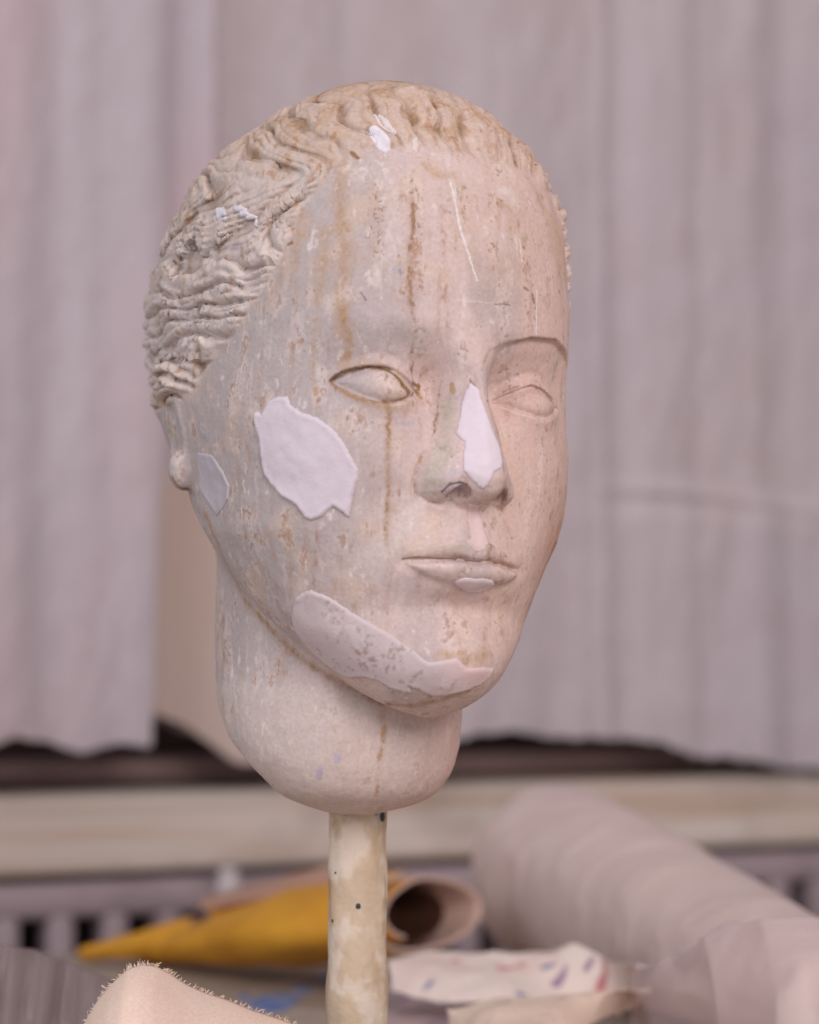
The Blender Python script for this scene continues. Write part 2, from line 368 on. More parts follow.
PATCH_OUTLINES = {
 'cheek': [(-68.8,-48.8,-15.2),(-68.3,-50.5,-14.4),(-67.4,-53.1,-15.4),(-66.9,-54.6,-13.0),(-66.0,-56.8,-10.6),(-64.7,-59.6,-9.2),(-62.4,-63.9,-9.2),(-61.4,-65.7,-12.7),(-59.5,-68.9,-15.0),(-57.0,-72.3,-16.5),(-54.9,-75.0,-17.5),(-52.2,-78.1,-20.0),(-49.9,-80.6,-22.7),(-47.5,-82.9,-26.9),(-45.8,-84.1,-30.5),(-42.7,-85.8,-35.9),(-42.5,-85.3,-39.6),(-43.4,-83.7,-45.7),(-43.6,-82.2,-54.3),(-46.1,-80.2,-51.9),(-48.5,-78.1,-50.5),(-49.6,-76.5,-52.0),(-51.5,-73.8,-54.5),(-53.6,-70.7,-55.8),(-55.1,-68.7,-54.6),(-57.0,-66.6,-50.9),(-57.9,-65.4,-49.5),(-60.8,-59.9,-46.6),(-62.9,-55.4,-42.2),(-64.5,-52.0,-38.3),(-65.3,-51.5,-34.6),(-66.1,-51.4,-29.6),(-67.0,-51.1,-24.7),(-68.2,-49.6,-19.7)],
 'jaw': [(-50.1,-53.0,-87.5),(-51.0,-55.5,-84.3),(-50.3,-60.1,-82.3),(-48.9,-64.4,-81.3),(-45.8,-69.3,-82.8),(-42.2,-73.3,-85.6),(-38.0,-77.4,-89.2),(-33.4,-81.9,-92.3),(-29.1,-85.7,-95.1),(-25.1,-88.9,-97.9),(-22.0,-91.3,-100.4),(-19.8,-93.1,-102.3),(-16.9,-94.9,-105.1),(-14.5,-96.3,-106.6),(-11.2,-98.2,-105.8),(-8.3,-99.6,-105.1),(-5.2,-100.8,-104.2),(-2.9,-101.4,-106.5),(-1.0,-101.4,-107.8),(6.1,-100.3,-107.2),(13.3,-96.8,-107.5),(13.3,-95.7,-110.0),(10.8,-95.3,-112.6),(5.6,-95.5,-115.0),(-0.0,-94.3,-116.9),(-3.7,-92.0,-118.2),(-8.3,-89.2,-118.8),(-12.0,-88.8,-117.7),(-14.5,-88.7,-116.5),(-17.5,-87.1,-115.6),(-15.3,-85.8,-117.9),(-16.8,-84.0,-118.0),(-21.1,-80.3,-116.7),(-25.5,-76.7,-113.9),(-28.4,-70.3,-112.8),(-28.6,-61.6,-113.4),(-30.1,-54.8,-111.4),(-32.6,-49.7,-108.5),(-36.2,-46.5,-105.0),(-41.3,-46.0,-100.5),(-46.0,-47.2,-95.7),(-48.4,-49.5,-91.9)],
 'nose': [(-3.6,-99.1,-1.0),(-1.3,-100.4,-3.7),(-0.6,-102.4,-8.0),(0.4,-105.2,-13.2),(1.4,-107.1,-17.8),(2.7,-109.0,-22.3),(4.0,-110.5,-26.1),(3.9,-112.0,-30.0),(2.9,-113.2,-33.4),(-0.7,-113.6,-35.5),(-1.7,-113.6,-38.1),(-2.6,-112.2,-40.6),(-3.3,-111.1,-41.9),(-5.2,-110.5,-40.8),(-6.9,-109.6,-39.3),(-8.7,-108.7,-37.5),(-10.3,-108.4,-35.4),(-10.4,-107.3,-32.1),(-9.8,-106.3,-28.8),(-8.4,-104.7,-24.1),(-9.5,-102.6,-22.8),(-10.1,-100.4,-20.8),(-8.1,-99.2,-15.4),(-7.0,-98.1,-11.3),(-6.0,-97.5,-7.9),(-4.9,-97.8,-4.0)],
 'ear': [(-71.6,-6.6,-27.5),(-71.1,-17.1,-28.9),(-70.3,-22.1,-31.8),(-69.1,-26.5,-36.8),(-68.0,-29.5,-41.6),(-67.7,-28.4,-46.3),(-67.5,-23.1,-50.2),(-67.2,-17.6,-52.7),(-67.9,-13.5,-49.1),(-68.4,-8.4,-45.4),(-68.7,-5.5,-42.5),(-69.1,-3.7,-39.7),(-69.7,-5.4,-37.0),(-70.8,-4.6,-31.5)],
 'lip': [(-7.9,-99.9,-76.4),(-6.8,-102.7,-75.0),(-4.9,-103.8,-74.5),(-1.8,-104.4,-74.7),(2.3,-104.6,-74.3),(7.2,-102.9,-74.6),(10.0,-99.9,-76.0),(9.7,-97.1,-77.9),(7.3,-96.8,-78.6),(5.1,-96.3,-79.6),(2.2,-96.9,-79.4),(-0.5,-97.1,-79.4),(-3.0,-98.3,-78.3),(-4.9,-98.6,-77.7)],
 'philtrum': [(-3.3,-101.1,-46.9),(1.4,-101.6,-47.0),(4.3,-98.4,-51.8),(4.2,-100.3,-56.2),(5.5,-100.9,-58.4),(6.6,-100.9,-60.4),(3.7,-102.7,-61.5),(1.4,-103.9,-63.9),(-0.3,-103.9,-64.6),(-2.1,-103.9,-64.1),(-4.3,-103.9,-62.1),(-4.4,-101.9,-60.9),(-1.1,-100.6,-59.6),(-1.1,-98.8,-55.1),(-1.6,-97.8,-50.7)],
 'chipa': [(-37.2,-70.0,94.2),(-34.5,-69.7,96.6),(-33.1,-72.1,94.9),(-31.7,-76.2,90.1),(-31.1,-78.4,87.1),(-33.2,-78.6,85.2),(-35.5,-76.3,86.8),(-37.1,-73.3,89.8)],
 'chipb': [(-32.3,-65.2,102.5),(-29.8,-65.3,104.0),(-28.7,-69.2,100.8),(-28.0,-72.9,97.1),(-27.0,-75.1,94.9),(-29.3,-75.5,92.9),(-31.3,-72.6,95.4),(-32.5,-69.0,98.6)],
 'chipc': [(-22.6,-78.5,92.3),(-20.5,-78.7,92.9),(-20.2,-80.7,89.9),(-21.8,-82.2,86.7),(-23.4,-81.0,87.8)],
 'chipd': [(-74.0,-18.6,67.8),(-73.3,-24.3,67.4),(-72.7,-28.9,64.1),(-73.2,-27.5,61.5),(-74.0,-21.8,62.6)],
 'chipe': [(-72.1,-30.6,67.8),(-70.7,-36.6,67.5),(-69.4,-42.4,62.9),(-68.4,-46.8,58.1),(-69.5,-43.0,59.3),(-71.0,-37.0,62.3)],
}
STROKES = [
 ([(-34.5,-91.3,-11.5),(-33.7,-90.7,-16.2),(-33.2,-90.7,-21.0),(-33.4,-90.9,-24.8),(-33.5,-91.0,-28.6),(-33.5,-90.8,-32.3),(-33.1,-90.7,-36.0),(-32.7,-90.6,-39.7),(-32.3,-90.5,-43.4),(-32.4,-90.3,-48.0),(-32.5,-90.3,-52.7),(-32.4,-90.6,-56.4),(-32.1,-90.8,-60.1),(-31.9,-90.9,-63.8)],2.0,(0.3, 0.17, 0.09),0.8,1),
 ([(-31.1,-91.2,-66.4),(-30.0,-91.0,-70.6),(-29.0,-90.6,-74.8),(-29.0,-89.4,-78.5),(-28.8,-88.0,-82.2),(-28.7,-86.6,-85.9),(-28.0,-86.4,-89.6),(-27.6,-86.9,-93.3)],2.0,(0.42, 0.23, 0.16),0.55,1),
 ([(-34.5,-91.3,-11.5),(-34.0,-90.9,-15.2),(-33.6,-90.5,-18.9),(-33.5,-90.7,-22.7),(-33.4,-90.9,-26.4),(-33.3,-91.0,-30.2),(-33.0,-90.9,-33.9),(-32.7,-90.7,-37.6),(-32.4,-90.6,-41.4),(-32.2,-90.4,-45.1),(-32.0,-90.4,-48.8),(-31.8,-90.6,-52.6),(-31.8,-90.9,-56.3),(-31.7,-91.1,-60.1),(-31.6,-91.1,-63.8)],4.0,(0.47, 0.3, 0.18),0.35,0),
 ([(-47.5,-71.1,80.1),(-48.4,-72.4,75.2),(-49.2,-73.7,70.5),(-49.8,-74.4,65.8),(-49.7,-75.4,61.8),(-49.6,-76.4,57.9),(-49.5,-77.4,54.0),(-49.3,-78.2,50.1),(-49.1,-79.1,46.2),(-49.4,-79.6,42.3),(-49.6,-80.0,38.4),(-49.7,-80.3,34.6),(-49.7,-80.4,30.8),(-49.8,-80.6,27.0),(-50.0,-80.7,23.2),(-50.1,-80.4,19.4),(-49.9,-79.6,15.8)],7.0,(0.47, 0.3, 0.18),0.5,0),
 ([(-54.4,-72.2,54.0),(-54.8,-72.6,49.9),(-55.2,-72.9,45.7),(-55.5,-73.3,41.6),(-56.0,-73.5,36.7),(-56.2,-73.4,31.9),(-56.5,-73.3,27.0)],7.0,(0.47, 0.3, 0.18),0.4,0),
 ([(-60.7,-64.0,52.4),(-61.9,-63.0,47.3),(-63.2,-61.8,42.1),(-64.3,-60.3,38.5),(-65.3,-58.5,35.0),(-66.2,-56.4,31.5),(-67.1,-54.3,28.0)],7.0,(0.47, 0.3, 0.18),0.3,0),
 ([(-51.2,-79.3,27.0),(-50.1,-80.6,22.2),(-48.7,-81.2,17.6),(-47.4,-81.1,14.0),(-46.0,-80.8,10.4),(-45.9,-78.8,5.0)],2.6,(0.3, 0.17, 0.09),0.75,1),
 ([(-51.2,-79.0,30.8),(-50.5,-79.9,26.3),(-49.8,-80.9,21.9),(-48.7,-81.2,17.6),(-47.4,-81.1,14.0),(-46.0,-80.8,10.4),(-46.2,-79.2,6.8),(-46.8,-78.3,3.0)],5.0,(0.47, 0.3, 0.18),0.55,0),
 ([(-56.7,-73.0,19.5),(-56.6,-72.6,15.7),(-56.4,-72.0,12.0),(-56.2,-71.5,8.3),(-55.9,-71.2,4.6),(-55.8,-71.0,0.9),(-55.8,-71.2,-2.9),(-55.4,-72.2,-7.0),(-55.2,-73.5,-11.1),(-54.9,-74.6,-15.2)],2.2,(0.47, 0.3, 0.18),0.7,1),
 ([(-25.9,-85.9,75.1),(-26.3,-87.1,71.0),(-26.5,-88.1,67.0),(-26.5,-88.9,63.1),(-26.6,-89.7,59.1),(-26.7,-90.5,55.2),(-27.2,-90.9,51.2),(-27.7,-91.3,47.3),(-28.1,-91.7,43.4),(-28.6,-92.1,39.5),(-28.3,-92.5,35.7),(-28.0,-92.7,32.0),(-27.7,-93.1,28.2),(-27.2,-93.9,24.4),(-26.6,-94.4,20.6),(-25.3,-93.8,17.1),(-25.0,-92.0,13.5),(-24.4,-89.9,10.0),(-23.3,-87.9,6.2),(-22.3,-86.2,2.3)],2.0,(0.3, 0.17, 0.09),0.85,1),
 ([(-27.8,-87.6,66.9),(-27.9,-88.4,62.9),(-28.0,-89.3,59.0),(-28.0,-90.0,55.1),(-27.9,-90.7,51.2),(-27.8,-91.3,47.3),(-27.8,-91.8,43.5),(-28.0,-92.3,39.6),(-28.1,-92.6,35.7),(-28.2,-92.7,32.0),(-28.3,-92.9,28.1),(-28.6,-93.5,24.2)],5.0,(0.42, 0.23, 0.16),0.28,0),
 ([(-15.1,-89.3,72.3),(-15.3,-90.4,68.2),(-15.3,-91.2,64.3),(-15.3,-92.0,60.3),(-15.3,-92.8,56.4),(-15.2,-93.4,52.5),(-15.1,-93.9,48.6),(-15.0,-94.4,44.8),(-14.8,-94.9,40.9),(-14.6,-95.3,37.1),(-14.3,-95.4,33.3),(-13.9,-95.5,29.6),(-13.8,-95.8,25.8),(-13.6,-96.1,22.0),(-13.0,-95.6,18.3)],2.4,(0.42, 0.23, 0.16),0.45,1),
 ([(-6.8,-89.3,75.4),(-6.7,-90.7,70.9),(-6.3,-91.8,66.4),(-5.9,-92.8,62.0),(-5.5,-93.7,57.6),(-4.8,-94.5,53.7),(-4.1,-95.0,49.9)],10,(0.47, 0.3, 0.18),0.25,0),
 ([(-10.1,-88.1,-0.4),(-11.0,-87.9,-7.4),(-12.5,-90.3,-13.4)],1.0,(0.3, 0.17, 0.09),0.85,1),
 ([(-12.5,-90.3,-13.4),(-14.0,-91.6,-17.4),(-15.7,-92.7,-21.8)],1.6,(0.3, 0.17, 0.09),0.85,1),
 ([(-7.9,-92.5,-1.7),(-7.7,-93.2,-4.4)],2.2,(0.47, 0.3, 0.18),0.8,2),
 ([(-51.6,-72.2,-59.8),(-50.8,-70.9,-64.9),(-50.0,-69.5,-70.1),(-49.3,-67.9,-75.3),(-48.4,-66.1,-80.4)],2.0,(0.42, 0.23, 0.16),0.6,1),
 ([(-59.3,-60.6,-55.4),(-58.5,-60.6,-59.1),(-57.5,-60.0,-62.8),(-56.4,-59.2,-66.5),(-55.3,-58.6,-70.2),(-54.2,-57.5,-74.5),(-53.0,-56.2,-78.8),(-51.7,-54.7,-83.1)],3.0,(0.47, 0.3, 0.18),0.35,0),
 ([(10.5,-94.5,-81.0),(11.9,-92.1,-85.0),(11.5,-92.5,-89.0),(10.0,-94.8,-93.1),(8.2,-97.3,-97.6),(6.4,-99.9,-102.1),(5.8,-100.6,-106.5)],3.0,(0.47, 0.3, 0.18),0.6,1),
 ([(-8.0,-52.3,-125.8),(-8.0,-52.4,-131.3),(-7.9,-52.4,-136.7),(-8.5,-52.0,-141.5),(-9.0,-51.2,-146.4),(-8.3,-50.2,-150.3),(-7.3,-48.5,-154.2),(-5.6,-45.6,-158.2)],2.4,(0.47, 0.3, 0.18),0.8,1),
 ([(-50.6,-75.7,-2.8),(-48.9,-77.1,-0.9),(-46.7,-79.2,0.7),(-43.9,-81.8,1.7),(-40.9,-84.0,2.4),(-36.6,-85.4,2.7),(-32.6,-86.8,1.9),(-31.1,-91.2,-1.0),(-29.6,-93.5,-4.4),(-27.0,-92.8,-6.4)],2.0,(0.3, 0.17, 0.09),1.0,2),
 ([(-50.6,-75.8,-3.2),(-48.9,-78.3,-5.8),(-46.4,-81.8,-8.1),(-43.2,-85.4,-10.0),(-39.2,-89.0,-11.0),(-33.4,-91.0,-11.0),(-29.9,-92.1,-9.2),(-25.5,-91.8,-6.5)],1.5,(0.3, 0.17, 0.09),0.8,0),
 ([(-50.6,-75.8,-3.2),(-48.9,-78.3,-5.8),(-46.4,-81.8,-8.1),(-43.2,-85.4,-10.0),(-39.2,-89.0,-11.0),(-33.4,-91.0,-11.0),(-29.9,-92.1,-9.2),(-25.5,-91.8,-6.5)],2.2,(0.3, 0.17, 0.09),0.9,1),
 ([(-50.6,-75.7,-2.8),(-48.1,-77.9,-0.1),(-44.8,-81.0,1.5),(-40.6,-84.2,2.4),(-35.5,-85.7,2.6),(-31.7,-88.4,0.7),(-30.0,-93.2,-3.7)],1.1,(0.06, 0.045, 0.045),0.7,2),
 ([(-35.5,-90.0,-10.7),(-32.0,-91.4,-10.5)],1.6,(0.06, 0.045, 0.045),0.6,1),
 ([(-23.4,-89.6,-6.5),(-17.7,-84.2,-4.3),(-17.0,-83.5,-2.3),(-22.0,-87.5,-2.0)],1.8,(0.3, 0.17, 0.09),1.0,2),
 ([(-18.2,-84.2,-4.7),(-17.0,-84.7,-6.6)],2.2,(0.47, 0.3, 0.18),0.9,2),
 ([(-46.5,-78.5,3.4),(-43.6,-81.4,4.0),(-40.6,-83.9,4.7),(-34.4,-87.5,3.5),(-30.6,-87.4,1.5),(-27.2,-88.1,-0.7)],3.2,(0.47, 0.3, 0.18),0.4,0),
 ([(-48.4,-79.0,-6.6),(-45.9,-82.4,-8.5),(-43.2,-85.4,-10.4),(-40.3,-88.0,-12.2),(-36.4,-90.7,-12.2),(-32.1,-92.5,-12.1)],3.0,(0.47, 0.3, 0.18),0.5,0),
 ([(-18.3,-93.1,-27.3),(-21.2,-92.6,-32.1),(-22.7,-92.0,-38.2),(-21.7,-93.0,-43.0)],1.6,(0.47, 0.3, 0.18),0.8,1),
 ([(-22.2,-92.1,-40.4),(-20.8,-93.0,-44.4),(-17.5,-94.2,-46.8),(-14.7,-96.1,-46.7)],1.5,(0.3, 0.17, 0.09),0.85,1),
 ([(-17.1,-94.5,-48.7),(-14.3,-95.7,-50.4),(-11.6,-96.3,-50.2)],2.4,(0.3, 0.17, 0.09),0.6,1),
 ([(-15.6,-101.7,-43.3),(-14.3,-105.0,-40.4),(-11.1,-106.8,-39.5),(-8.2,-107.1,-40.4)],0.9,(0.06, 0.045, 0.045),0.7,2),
 ([(-13.5,-103.8,-42.9),(-6.5,-99.5,-41.3)],3.0,(0.5, 0.44, 0.56),0.8,0),
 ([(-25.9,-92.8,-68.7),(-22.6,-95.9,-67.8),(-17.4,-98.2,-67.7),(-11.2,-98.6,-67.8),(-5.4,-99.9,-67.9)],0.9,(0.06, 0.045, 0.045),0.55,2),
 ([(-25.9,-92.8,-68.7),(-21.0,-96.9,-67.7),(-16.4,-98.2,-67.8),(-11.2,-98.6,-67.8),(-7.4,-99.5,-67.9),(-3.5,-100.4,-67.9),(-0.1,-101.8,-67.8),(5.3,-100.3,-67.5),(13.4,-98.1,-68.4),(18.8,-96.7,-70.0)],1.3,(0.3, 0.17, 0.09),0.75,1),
 ([(-24.2,-94.9,-67.1),(-21.2,-97.2,-66.4),(-18.2,-99.3,-65.7),(-14.7,-100.7,-65.5),(-11.1,-101.8,-65.3),(-5.0,-102.7,-66.4)],3.2,(0.42, 0.3, 0.24),0.5,0),
 ([(3.7,-103.5,-65.8),(8.1,-102.6,-64.8),(13.3,-100.2,-67.4),(19.2,-96.0,-69.1)],2.2,(0.42, 0.23, 0.16),0.4,0),
 ([(12.0,-99.8,-62.2),(14.0,-101.1,-65.1),(19.1,-97.5,-68.4)],1.0,(0.47, 0.3, 0.18),0.9,1),
 ([(8.8,-104.1,-70.8),(12.3,-102.4,-73.5),(13.2,-97.0,-77.1)],1.6,(0.47, 0.3, 0.18),0.6,1),
 ([(-17.0,-98.5,-64.1),(-11.2,-101.9,-63.5),(-6.0,-103.3,-63.9)],4.0,(0.44, 0.4, 0.3),0.4,0),
 ([(-18.6,-93.8,-79.8),(-13.2,-94.0,-81.3),(-7.2,-93.3,-82.8),(-2.3,-93.5,-82.9),(2.9,-93.5,-83.0),(8.4,-93.0,-83.0)],5.0,(0.48, 0.34, 0.29),0.35,0),
 ([(-11.3,-98.2,-103.6),(-7.8,-99.8,-104.3),(-4.3,-101.2,-105.1),(-0.3,-101.8,-104.2),(4.5,-100.9,-103.4),(10.5,-98.4,-102.5)],5.0,(0.47, 0.3, 0.18),0.5,0),
 ([(-67.3,-7.0,-51.9),(-66.5,-10.4,-56.4),(-64.9,-12.2,-60.8),(-62.6,-12.3,-65.1),(-59.9,-11.8,-69.3),(-57.3,-11.4,-73.1),(-51.9,-5.2,-76.6),(-49.3,-4.8,-80.4),(-48.0,-7.1,-84.3),(-47.0,-11.6,-87.4),(-45.7,-15.7,-90.6),(-44.4,-19.5,-93.6),(-42.9,-23.0,-96.7),(-41.4,-26.3,-99.7),(-39.0,-30.6,-102.9),(-36.5,-34.6,-105.9),(-33.9,-38.2,-109.0),(-31.4,-40.9,-110.8),(-28.7,-43.2,-112.6),(-25.7,-45.1,-114.4),(-22.8,-46.9,-116.1),(-18.8,-49.2,-118.2),(-14.4,-50.7,-120.3),(-9.6,-51.7,-122.4),(-16.1,-70.9,-122.6),(-14.3,-75.4,-122.8),(-11.6,-78.4,-123.0),(-9.5,-82.2,-122.0),(-7.1,-85.5,-121.1),(-4.5,-88.3,-120.2),(-2.0,-91.3,-118.8),(0.9,-93.6,-117.4),(4.5,-94.8,-116.0)],4.2,(0.4, 0.25, 0.16),0.6,0),
 ([(-48.0,-7.1,-84.3),(-47.0,-11.6,-87.4),(-45.7,-15.7,-90.6),(-44.4,-19.5,-93.6),(-42.9,-23.0,-96.7),(-41.4,-26.3,-99.7),(-39.0,-30.6,-102.9),(-36.5,-34.6,-105.9),(-33.9,-38.2,-109.0),(-31.4,-40.9,-110.8),(-28.7,-43.2,-112.6),(-25.7,-45.1,-114.4),(-22.8,-46.9,-116.1),(-18.8,-49.2,-118.2),(-14.4,-50.7,-120.3),(-9.6,-51.7,-122.4),(-16.1,-70.9,-122.6),(-14.3,-75.4,-122.8),(-11.6,-78.4,-123.0)],1.8,(0.3, 0.17, 0.09),0.6,1),
 ([(-47.4,-65.3,-84.1),(-44.9,-68.8,-85.8),(-42.4,-72.1,-87.4),(-39.7,-75.2,-89.0),(-36.9,-78.2,-91.4),(-34.1,-81.0,-93.7),(-31.2,-83.7,-96.1),(-28.7,-85.8,-98.2),(-26.2,-87.9,-100.3),(-23.7,-89.9,-102.4),(-20.6,-92.2,-104.4),(-17.4,-94.3,-106.5)],0.7,(0.3, 0.17, 0.09),0.7,2),
 ([(-10.8,-98.0,-101.7),(-7.8,-99.7,-103.4),(-3.4,-100.9,-102.0)],2.0,(0.47, 0.3, 0.18),0.7,1),
 ([(-10.4,-88.4,76.9),(-9.8,-89.7,73.0),(-9.2,-90.9,69.0),(-8.7,-91.8,64.9),(-8.1,-92.7,60.7),(-7.6,-93.6,56.6),(-5.9,-94.6,51.7),(-4.2,-95.4,46.8),(-2.8,-96.0,42.7),(-1.3,-96.5,38.6)],0.9,(0.8, 0.74, 0.74),0.95,2),
 ([(-8.9,-82.7,89.7),(-9.8,-85.2,85.3),(-10.3,-87.1,81.0),(-10.4,-88.4,76.9)],2.2,(0.8, 0.74, 0.74),0.6,1),
 ([(-9.4,-88.2,77.9),(-9.1,-89.6,73.5),(-8.8,-90.9,69.1)],2.2,(0.8, 0.74, 0.74),0.8,1),
 ([(17.6,-91.9,59.1),(18.0,-92.8,53.7),(18.6,-93.4,48.5)],1.4,(0.8, 0.74, 0.74),0.7,1),
 ([(20.1,-91.7,57.5),(20.3,-92.5,53.1),(20.7,-93.0,48.8)],0.6,(0.8, 0.74, 0.74),0.9,2),
 ([(28.5,-92.2,39.0),(28.4,-92.5,34.7),(28.5,-92.6,30.4),(28.3,-93.0,26.0),(28.1,-93.5,21.7)],0.6,(0.8, 0.74, 0.74),0.9,2),
 ([(3.2,-93.1,62.0),(3.3,-93.9,58.0)],3,(0.8, 0.74, 0.74),0.6,1),
 ([(12.1,-88.4,76.3),(17.2,-87.7,76.4),(20.0,-88.6,71.6)],5,(0.8, 0.74, 0.74),0.35,0),
 ([(21.3,-94.1,38.7),(23.5,-93.7,38.2)],1.2,(0.06, 0.045, 0.045),0.45,2),
 ([(25.7,-93.2,36.6),(26.9,-93.0,34.0)],1.4,(0.06, 0.045, 0.045),0.5,2),
 ([(7.4,-96.0,30.6),(14.5,-95.4,31.1)],0.6,(0.06, 0.045, 0.045),0.5,2),
 ([(-9.8,-95.8,30.0),(-4.4,-96.4,30.2),(1.3,-96.6,30.5),(7.4,-96.0,30.9)],0.6,(0.8, 0.74, 0.74),0.4,2),
 ([(-44.5,-84.7,29.8),(-43.0,-86.0,27.2)],0.8,(0.06, 0.045, 0.045),0.5,2),
 ([(-63.0,-46.2,83.1),(-62.7,-49.3,80.3)],0.9,(0.06, 0.045, 0.045),0.8,2),
 ([(-63.1,-50.4,77.7),(-63.0,-51.9,75.9)],0.9,(0.06, 0.045, 0.045),0.8,2),
 ([(-30.2,-63.4,105.5),(-29.9,-64.7,104.5)],1.0,(0.06, 0.045, 0.045),0.85,2),
 ([(-29.4,-44.1,117.2),(-26.7,-44.0,118.5)],1.0,(0.06, 0.045, 0.045),0.6,2),
 ([(-24.0,-91.0,56.6),(-24.7,-90.6,57.7)],0.9,(0.06, 0.045, 0.045),0.4,2),
 ([(-44.0,-71.3,85.2),(-42.6,-73.8,83.0)],1.6,(0.3, 0.17, 0.09),0.9,2),
 ([(-44.8,-62.3,95.6),(-45.1,-66.0,91.0),(-45.1,-69.4,86.5),(-43.2,-73.2,83.5)],1.8,(0.3, 0.17, 0.09),0.55,1),
 ([(-64.5,-55.9,58.1),(-62.3,-59.9,58.6)],1.4,(0.3, 0.17, 0.09),0.7,2),
 ([(-64.1,-58.8,48.5),(-62.5,-61.4,49.5)],1.4,(0.3, 0.17, 0.09),0.8,2),
 ([(-72.6,-33.8,50.4),(-71.0,-41.0,48.5),(-68.7,-49.2,43.0)],3.2,(0.42, 0.3, 0.46),0.65,0),
 ([(-70.4,-44.0,43.5),(-68.8,-49.7,39.9)],2.0,(0.42, 0.25, 0.35),0.5,1),
 ([(-75.6,-11.9,51.9),(-74.5,-23.5,49.6)],3.5,(0.36, 0.3, 0.24),0.5,0),
 ([(-75.7,-2.0,58.8),(-75.5,-11.2,56.0)],3.0,(0.36, 0.28, 0.2),0.5,0),
 ([(-71.1,38.4,16.9),(-77.5,6.7,9.0)],5.0,(0.22, 0.17, 0.14),0.7,0),
 ([(-69.3,39.9,-1.4),(-72.6,25.5,-4.2),(-74.0,15.3,-6.0)],5,(0.3, 0.15, 0.07),0.9,0),  # brown shadow painted under the curl that overhangs the ear
 ([(-72.9,18.4,-17.0),(-71.7,12.4,-22.9)],2.4,(0.36, 0.36, 0.2),0.75,0),
 ([(-75.2,7.8,-37.2),(-72.8,7.9,-40.1),(-69.5,7.3,-41.1),(-67.8,3.3,-43.2)],1.8,(0.25, 0.16, 0.1),0.9,0),  # brown shading painted round the underside of the ear lobe
 ([(-28.8,-41.0,-148.5),(-28.1,-39.1,-152.4)],2.6,(0.5, 0.44, 0.56),0.7,2),
 ([(-24.8,-46.1,-143.2),(-24.1,-45.8,-145.5)],2.4,(0.5, 0.44, 0.56),0.7,2),
 ([(-31.8,-32.4,-154.4),(-30.0,-32.5,-156.3)],2.0,(0.5, 0.44, 0.56),0.5,1),
 ([(-34.1,-38.5,-139.9),(-32.1,-40.0,-142.5)],2.4,(0.5, 0.44, 0.56),0.3,1),
 ([(-29.1,-91.5,-17.7),(-24.0,-91.6,-18.0)],4.0,(0.5, 0.44, 0.56),0.45,0),
 ([(-34.6,-89.7,39.8),(-33.9,-90.2,38.7)],2.4,(0.5, 0.44, 0.56),0.6,0),
 ([(-31.8,-91.0,39.3),(-31.5,-91.2,38.1)],1.4,(0.25, 0.25, 0.4),0.6,2),
 ([(-41.0,-86.7,16.0),(-36.9,-88.9,15.3),(-32.4,-90.5,14.7),(-27.7,-91.7,14.2),(-22.7,-92.5,13.7)],12,(0.5, 0.46, 0.45),0.45,0),
 ([(-59.1,-58.5,76.6),(-58.6,-62.2,71.2),(-57.7,-65.2,66.1)],7,(0.5, 0.46, 0.45),0.4,0),
 ([(-10.0,-91.6,-9.5),(-10.9,-94.2,-14.5),(-11.7,-96.7,-19.5),(-13.5,-97.6,-24.4),(-15.5,-98.8,-29.3),(-17.6,-99.8,-33.3),(-19.5,-100.4,-37.2)],9,(0.44, 0.4, 0.32),0.5,0),
 ([(-20.0,-98.2,-35.3),(-20.8,-98.4,-39.1),(-20.3,-96.4,-42.7)],6,(0.44, 0.4, 0.32),0.4,0),
 ([(-8.3,-97.0,-45.5),(-9.8,-97.0,-51.2),(-7.3,-98.2,-53.0)],4.5,(0.44, 0.4, 0.32),0.4,0),
 ([(-13.4,-102.8,-31.3),(-15.3,-104.3,-37.1)],1.4,(0.8, 0.74, 0.74),0.6,1),
 ([(-14.4,-104.9,-36.7),(-11.0,-107.7,-35.1)],1.2,(0.55, 0.5, 0.62),0.7,2),
 ([(2.1,-113.5,-38.0),(12.2,-101.3,-42.2),(12.6,-97.6,-46.1)],2.4,(0.42, 0.23, 0.16),0.3,0),
 ([(-3.8,-98.7,0.1),(-1.9,-101.9,-5.7),(-1.1,-104.2,-10.5),(-0.2,-106.2,-15.3),(1.2,-108.0,-20.0),(2.4,-109.8,-24.7),(3.2,-111.4,-29.4),(4.6,-112.0,-34.0)],1.6,(0.34, 0.18, 0.12),0.6,0),
 ([(1.6,-99.4,7.4),(5.1,-97.7,12.5),(14.1,-93.7,16.2),(19.9,-93.4,18.1),(25.8,-92.9,19.9),(33.0,-90.9,20.8),(41.5,-87.1,21.9)],1.4,(0.38, 0.22, 0.17),0.6,0),
 ([(1.6,-102.7,-7.7),(20.5,-83.5,-0.7),(25.1,-86.2,1.5),(31.8,-85.7,3.0),(38.5,-84.0,1.9),(45.8,-80.1,-0.6)],0.9,(0.36, 0.22, 0.18),0.7,2),
 ([(17.7,-82.5,-5.6),(20.1,-86.2,-7.4),(22.6,-89.6,-9.1),(25.7,-91.9,-10.0),(29.9,-92.5,-10.6)],0.8,(0.78, 0.66, 0.62),0.5,2),
 ([(32.9,-91.2,-43.9),(31.5,-91.4,-47.8),(30.0,-91.9,-51.8)],2.0,(0.45, 0.3, 0.27),0.5,1),
 ([(40.0,-88.5,-40.5),(43.5,-86.1,-42.8)],1.5,(0.4, 0.3, 0.3),0.5,1),
 ([(-66.1,-56.5,-8.4),(-66.8,-54.9,-13.1),(-67.3,-53.1,-17.8),(-67.2,-52.2,-21.5),(-66.9,-51.0,-25.2),(-66.7,-49.7,-28.9)],3,(0.8, 0.74, 0.74),0.4,1),
 ([(-71.3,-30.9,-23.1),(-69.9,-38.6,-24.6)],1.0,(0.8, 0.74, 0.74),0.8,1),
